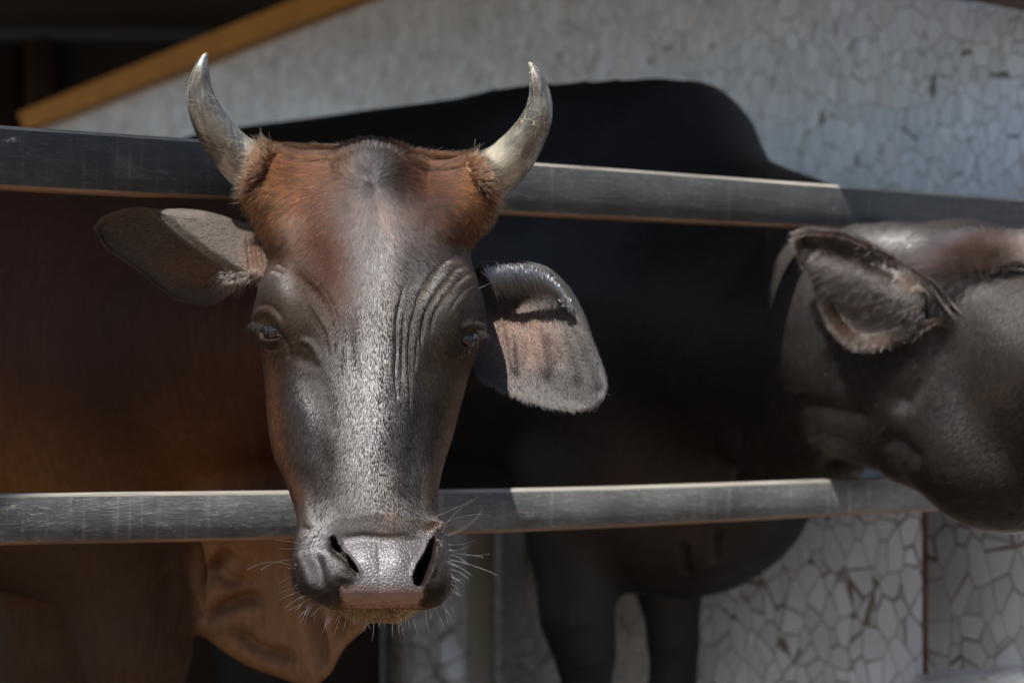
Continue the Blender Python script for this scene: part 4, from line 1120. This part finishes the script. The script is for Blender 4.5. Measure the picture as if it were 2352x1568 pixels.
# dried tears, chaff on the lip
ln = []
for k in range(170):
    f = random.random(); x0 = interp(f, [0, .5, 1], [648, 660, 665])+random.gauss(0, 3.5); y0 = 768+f*60; ang = random.uniform(0, 6.28); Lh = random.uniform(2, 6)
    ln.append([(x0, y0, dl-.006), (x0+1, y0+1, dl-.009), (x0+math.cos(ang)*Lh, y0+math.sin(ang)*Lh, dl-.008)])
for k in range(40):
    x0 = 1052+random.gauss(0, 9); y0 = 808+random.gauss(0, 7); ang = random.uniform(0, 6.28); Lh = random.uniform(2, 5)
    ln.append([(x0, y0, dr-.002), (x0+1, y0+1, dr-.004), (x0+math.cos(ang)*Lh, y0+math.sin(ang)*Lh, dr-.004)])
for k in range(90):
    x0 = random.uniform(790, 950); y0 = random.uniform(1399, 1418); ang = random.uniform(0, 6.28); Lh = random.uniform(2, 6)
    ln.append([(x0, y0, 2.447), (x0+1, y0+1, 2.445), (x0+math.cos(ang)*Lh, y0+math.sin(ang)*Lh, 2.445)])
strands("dry_specks", ln, 0.0005, (0.36, 0.25, 0.12), M_whisk, cow, 4, 0.3)
# whiskers
ln = []
def wk(x0, y0, z0, x1, y1, bend, z1):
    mx, my = (x0+x1)/2, (y0+y1)/2; L = math.hypot(x1-x0, y1-y0); nx, ny = -(y1-y0)/L, (x1-x0)/L
    ln.append([(x0, y0, z0), (mx+nx*bend, my+ny*bend, (z0+z1)/2-.01), (x1, y1, z1)])
for (x0, y0, x1, y1, bd_) in [(985, 1192, 1100, 1140, 4), (1005, 1208, 1110, 1180, -14), (1015, 1223, 1092, 1150, -24), (1020, 1228, 1108, 1168, 22), (1028, 1230, 1104, 1180, 16), (1030, 1250, 1090, 1240, 8), (1032, 1262, 1088, 1246, 12),
                              (1030, 1262, 1125, 1272, 14), (1035, 1272, 1110, 1280, -6), (1032, 1275, 1072, 1295, -12), (1028, 1290, 1085, 1322, -6), (1024, 1302, 1078, 1330, -8), (1020, 1318, 1060, 1338, -5), (1015, 1330, 1052, 1352, -4), (1020, 1345, 1045, 1358, -3), (1010, 1358, 1040, 1375, -3), (1034, 1285, 1146, 1322, -8),
                              (690, 1248, 632, 1240, 4), (685, 1258, 640, 1258, -4), (680, 1285, 600, 1308, 16), (678, 1302, 567, 1308, 30), (682, 1320, 640, 1340, 5), (690, 1335, 642, 1352, 6), (698, 1345, 636, 1365, 6), (705, 1352, 640, 1378, 5), (712, 1358, 655, 1395, 4), (722, 1368, 660, 1402, -3), (735, 1375, 685, 1418, 3), (745, 1378, 690, 1410, 3), (752, 1380, 712, 1415, 2), (762, 1368, 735, 1402, 2), (775, 1366, 755, 1400, 2), (768, 1385, 752, 1412, 1)]:
    wk(x0, y0, 2.46, x1, y1, bd_, 2.43)
for k in range(46):
    x0 = random.uniform(690, 1035); y0 = interp(x0, [690, 760, 868, 960, 1035], [1368, 1405, 1418, 1405, 1375])
    wk(x0, y0, 2.47, x0+(x0-868)*0.10+random.gauss(0, 8), y0+random.uniform(14, 58), random.gauss(0, 4), 2.46)
for k in range(40):
    s_ = random.choice((-1, 1)); x0 = 868+s_*random.uniform(120, 165); y0 = random.uniform(1280, 1370)
    wk(x0, y0, 2.455, x0+s_*random.uniform(10, 42), y0+random.uniform(-2, 26), random.gauss(0, 5), 2.44)
for q in [(578, 740, 596, 700, -6), (606, 632, 575, 645, 2), (607, 634, 570, 590, 8), (1118, 748, 1060, 725, 4), (1100, 662, 1128, 648, 2), (1092, 700, 1060, 712, 3), (1066, 690, 1052, 712, 3)]:
    wk(q[0], q[1], 2.62, q[2], q[3], q[4], 2.58)
strands("whiskers", ln, 0.00036, (0.75, 0.74, 0.70), M_whisk, cow, 12)

#@@COW2
# ------------------------------------------------------------------ the second, black cow
Pt = at
def cow2(G):
    gx, gy, gd = proj(G)
    d = capsule(G, Pt(560, 735, 4.55), Pt(1180, 670, 4.17), 0.36, 0.34)
    d = smin(d, ellipsoid(G, Pt(1405, 325, 4.05), (0.22, 0.13, 0.115)), 0.10)
    d = smin(d, capsule(G, Pt(1230, 330, 4.15), Pt(1520, 370, 4.0), 0.08, 0.088), 0.08)
    d = smin(d, capsule(G, Pt(1560, 400, 3.98), Pt(1830, 575, 3.66), 0.095, 0.08), 0.14)
    d = smin(d, capsule(G, Pt(1468, 672, 3.99), Pt(1790, 755, 3.74), 0.235, 0.18), 0.12)
    d = smin(d, capsule(G, Pt(1790, 740, 3.74), Pt(2040, 800, 3.38), 0.195, 0.150), 0.08)
    d = smin(d, capsule(G, Pt(1950, 690, 3.45), Pt(2200, 680, 3.22), 0.11, 0.10), 0.06)
    d = smin(d, capsule(G, Pt(2000, 960, 3.40), Pt(1830, 1000, 3.66), 0.075, 0.10), 0.05)
    # head
    d = smin(d, ellipsoid(G, Pt(2350, 1000, 3.15), (0.16, 0.100, 0.110)), 0.12)
    d = smin(d, capsule(G, Pt(2120, 930, 3.30), Pt(2300, 1060, 3.20), 0.09, 0.07), 0.10)
    d = smin(d, ellipsoid(G, Pt(2360, 810, 3.20), (0.14, 0.095, 0.10)), 0.12)
    d = smin(d, capsule(G, Pt(2245, 705, 3.17), Pt(2500, 830, 3.05), 0.062, 0.09), 0.06)
    d = smin(d, capsule(G, Pt(2500, 880, 3.05), Pt(2850, 1060, 2.92), 0.115, 0.080), 0.05)
    # brisket, chest folds
    d = smin(d, ellipsoid(G, Pt(1590, 1020, 3.95), (0.22, 0.16, 0.25)), 0.10)
    d = smin(d, ellipsoid(G, Pt(1460, 1180, 3.95), (0.085, 0.10, 0.12)), 0.04)
    d = smin(d, capsule(G, Pt(1640, 1130, 3.90), Pt(1575, 1310, 3.92), 0.10, 0.04, (1, .6, 1)), 0.03)
    d = smin(d, capsule(G, Pt(1700, 1050, 3.82), Pt(1650, 1230, 3.86), 0.10, 0.06, (1, .6, 1)), 0.03)
    # legs
    d = smin(d, capsule(G, Pt(1300, 1100, 3.95), Pt(1325, 1400, 3.93), 0.085, 0.058), 0.05)
    d = smin(d, capsule(G, Pt(1325, 1400, 3.93), Pt(1345, 1500, 3.93), 0.060, 0.052), 0.02)
    d = smin(d, capsule(G, Pt(1345, 1500, 3.93), Pt(1355, 1950, 3.93), 0.042, 0.045), 0.02)
    d = smin(d, capsule(G, Pt(1520, 1150, 4.15), Pt(1545, 1460, 4.13), 0.085, 0.050), 0.04)
    d = smin(d, capsule(G, Pt(1545, 1460, 4.13), Pt(1540, 1880, 4.13), 0.044, 0.045), 0.02)
    d = smin(d, capsule(G, Pt(600, 1000, 4.45), Pt(590, 1750, 4.45), 0.14, 0.045), 0.06)
    d = smin(d, capsule(G, Pt(640, 1000, 4.75), Pt(640, 1750, 4.75), 0.14, 0.045), 0.06)
    return d
V2, F2 = nets(cow2, (-0.95, 2.82, 0.0), (1.05, 5.2, 1.70), 0.0125)
V2 = laplace(V2, F2, 2)
for _ in range(2):
    V2, F2 = subdiv(V2, F2); V2 = laplace(V2, F2, 2)
N2 = vnormals(V2, F2)
if (N2*(V2-V2.mean(0))).sum(1).mean() < 0: F2 = F2[:, ::-1]; N2 = -N2
x2, y2, d2_ = proj(V2)
nr2 = (N2@C_F < 0.3)
q = np.zeros(len(V2))
for pts, a, w_ in [([(1800, 915), (1870, 925), (1950, 945), (2020, 962)], 5, 20), ([(2020, 990), (2070, 1020), (2120, 1070)], 7, 20), ([(2170, 720), (2150, 800), (2090, 900), (2040, 950)], 10, 26),
                   ([(1880, 1060), (1960, 1080), (2050, 1110)], 12, 16), 
                   ([(1690, 940), (1700, 1050), (1690, 1150)], 6, 10), ([(1740, 930), (1752, 1040), (1750, 1120)], 6, 10), ([(1640, 960), (1645, 1080)], 5, 10), ([(1570, 1240), (1578, 1330)], 10, 10), ([(1650, 1210), (1640, 1300)], 8, 10)]:
    q -= a*1e-3*groove(x2, y2, pts, w_, .25)*nr2
q += 0.0*gauss(x2, y2, 2250, 880, 60, 50)*nr2+0.008*gauss(x2, y2, 1900, 1000, 60, 35)*nr2
q += 0.006*vnoise(V2, 5)+0.003*vnoise(V2, 14, 2)
V2 = V2+N2*q[:, None]; V2[:, 2] = np.maximum(V2[:, 2], 0.031)
cowb = empty("cow", tuple(at(1400, 953, 4.0)*np.array([1, 1, 0])))
tag(cowb, "black humped cow with its body in shade and its head out at the right edge", "cow", "humped cattle in the pen")
U2 = [(2180, 700), (2140, 655), (2095, 622), (2050, 595), (2000, 568), (1950, 545), (1900, 536), (1865, 533), (1842, 538)]
L2 = [(2165, 735), (2120, 745), (2070, 758), (2030, 768), (1985, 772), (1948, 752), (1915, 708), (1878, 640), (1843, 575)]
def z_e2(X, Y, T, Sx, back=False):
    z = 3.10+0.13*(2150-X)/300
    if back: return z+.004
    z = z+0.018*np.sqrt(np.clip(4*Sx*(1-Sx), 0, 1))
    z = z-0.026*gauss(X, Y, 2080, 660, 60, 30, 30)+0.012*gauss(X, Y, 1900, 580, 40, 16, 20)
    return z-0.006*groove(X, Y, [(1860, 600), (1920, 640), (2000, 680), (2080, 690)], 14, .3)
E2V, E2F = fixn(*ear(U2, L2, z_e2, 0.008, 0.03, 90, 60))
AV, AF = merge([(V2, F2), (E2V, E2F)])
ax_, ay_, _ = proj(AV)
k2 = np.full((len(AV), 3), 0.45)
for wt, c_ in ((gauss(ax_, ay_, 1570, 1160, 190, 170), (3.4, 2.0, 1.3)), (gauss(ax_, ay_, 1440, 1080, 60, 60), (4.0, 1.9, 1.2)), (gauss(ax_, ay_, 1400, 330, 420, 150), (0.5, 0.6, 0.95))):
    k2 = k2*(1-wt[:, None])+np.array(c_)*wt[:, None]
mesh_np("body", AV, AF, M_black, cowb, cols={"skin": k2})
def lit(c):
    x, y, d = proj(c); return ((x > 1760) & (d < 3.75)).astype(float)+1e-6
def c2col(x, y):
    c = np.broadcast_to(np.array([0.030, 0.020, 0.015]), x.shape+(3,)).copy()
    w_ = np.clip(gauss(x, y, 2180, 1080, 180, 80)+gauss(x, y, 1900, 830, 60, 100), 0, 1)[:, None]*0.6
    c = c*(1-w_)+np.array([0.036, 0.023, 0.017])*w_
    w_ = np.clip(1.2*gauss(x, y, 1900, 850, 90, 230), 0, 1)[:, None]  # neck hair coloured lighter to stand in for the sun on it
    c = c*(1-w_)+np.array([0.055, 0.038, 0.029])*w_
    w_ = np.clip(gauss(x, y, 2290, 590, 45, 50), 0, 1)[:, None]*0.25
    return c*(1-w_)+np.array([0.06, 0.038, 0.028])*w_
def c2dir(x, y):
    v = np.stack([-0.85+0*x, 0.50+0*x], -1)
    v += 0.14*np.stack([vnoise(np.stack([x, y, 0*x], -1), 1/50., 21), vnoise(np.stack([x, y, 0*x], -1), 1/50., 22)], -1)
    return v/np.linalg.norm(v, axis=1)[:, None]
def c2gloss(x, y):
    g = 0.12+0*x
    for a in ((2280, 880, 130, 170, 15, 1.), (1860, 780, 40, 110, 0, .5), (1960, 1010, 90, 35, 0, .5), (1900, 680, 50, 80, 30, .7), (2080, 555, 120, 35, 10, .9), (2230, 640, 70, 60, 0, .7), (1960, 985, 60, 30, 0, .5), (2100, 1140, 50, 15, 20, .9), (2180, 780, 90, 50, 0, .4)):
        g = np.maximum(g, a[5]*gauss(x, y, *a[:5]))
    return g
fur_shell("fur", V2, F2, 150000, c2col, lambda x, y: 0.008+0.008*gauss(x, y, 2200, 600, 160, 70), c2dir, 0.10, 0.10, cowb, 0.00035, lit, mat=M_hair2, gl=c2gloss)
fur_shell("ear_fur", E2V, E2F, 42000, lambda x, y: c2col(x, y)*(0.4+1.6*rng.random((len(x), 1))**3), lambda x, y: 0.018+0.020*gauss(x, y, 2030, 720, 90, 60), lambda x, y: np.stack([-0.6+0.4*sstep(x, 1950, 2100), 0.35+0.5*sstep(x, 1950, 2100)], -1), 0.42, 0.30, cowb, 0.00050, mat=M_hair2, gl=lambda x, y: 0.75+0*x)
ln = []
for k in range(2600):
    f = random.random(); x0 = 1880+f*250; y0 = interp(x0, [1870, 1950, 2050, 2130], [560, 585, 625, 670])+abs(random.gauss(0, 34)); Lh = random.uniform(30, 80); ang = math.radians(random.gauss(132, 15))
    z0 = 3.088+0.13*(2150-x0)/300
    ln.append([(x0, y0, z0+.008), (x0+math.cos(ang)*Lh*.5, y0+math.sin(ang)*Lh*.45, z0-.012), (x0+math.cos(ang)*Lh, y0+math.sin(ang)*Lh, z0+.004)])
cc_ = np.where(rng.random((len(ln), 1)) < 0.7, np.array([[0.010, 0.007, 0.006]]), np.array([[0.05, 0.036, 0.028]]))
strands("ear_hair", ln, 0.00032, cc_, M_hair, cowb, 6, 0.6)
ln = []
for k in range(4200):                                   # forelock
    x0 = random.gauss(2262, 42); y0 = 572+abs(random.gauss(0, 24)); ang = math.radians(random.gauss(-95+(x0-2250)*0.9, 24)); Lh = random.uniform(30, 92)
    z0 = random.uniform(3.07, 3.15)
    ln.append([(x0, y0, z0), (x0+math.cos(ang)*Lh*.5, y0+math.sin(ang)*Lh*.7, z0-.01), (x0+math.cos(ang)*Lh+(x0-2240)*.25, y0+math.sin(ang)*Lh*.75+Lh*.12, z0-.02)])
strands("forelock", ln, 0.0005, (0.065, 0.048, 0.042), M_hair, cowb, 6)
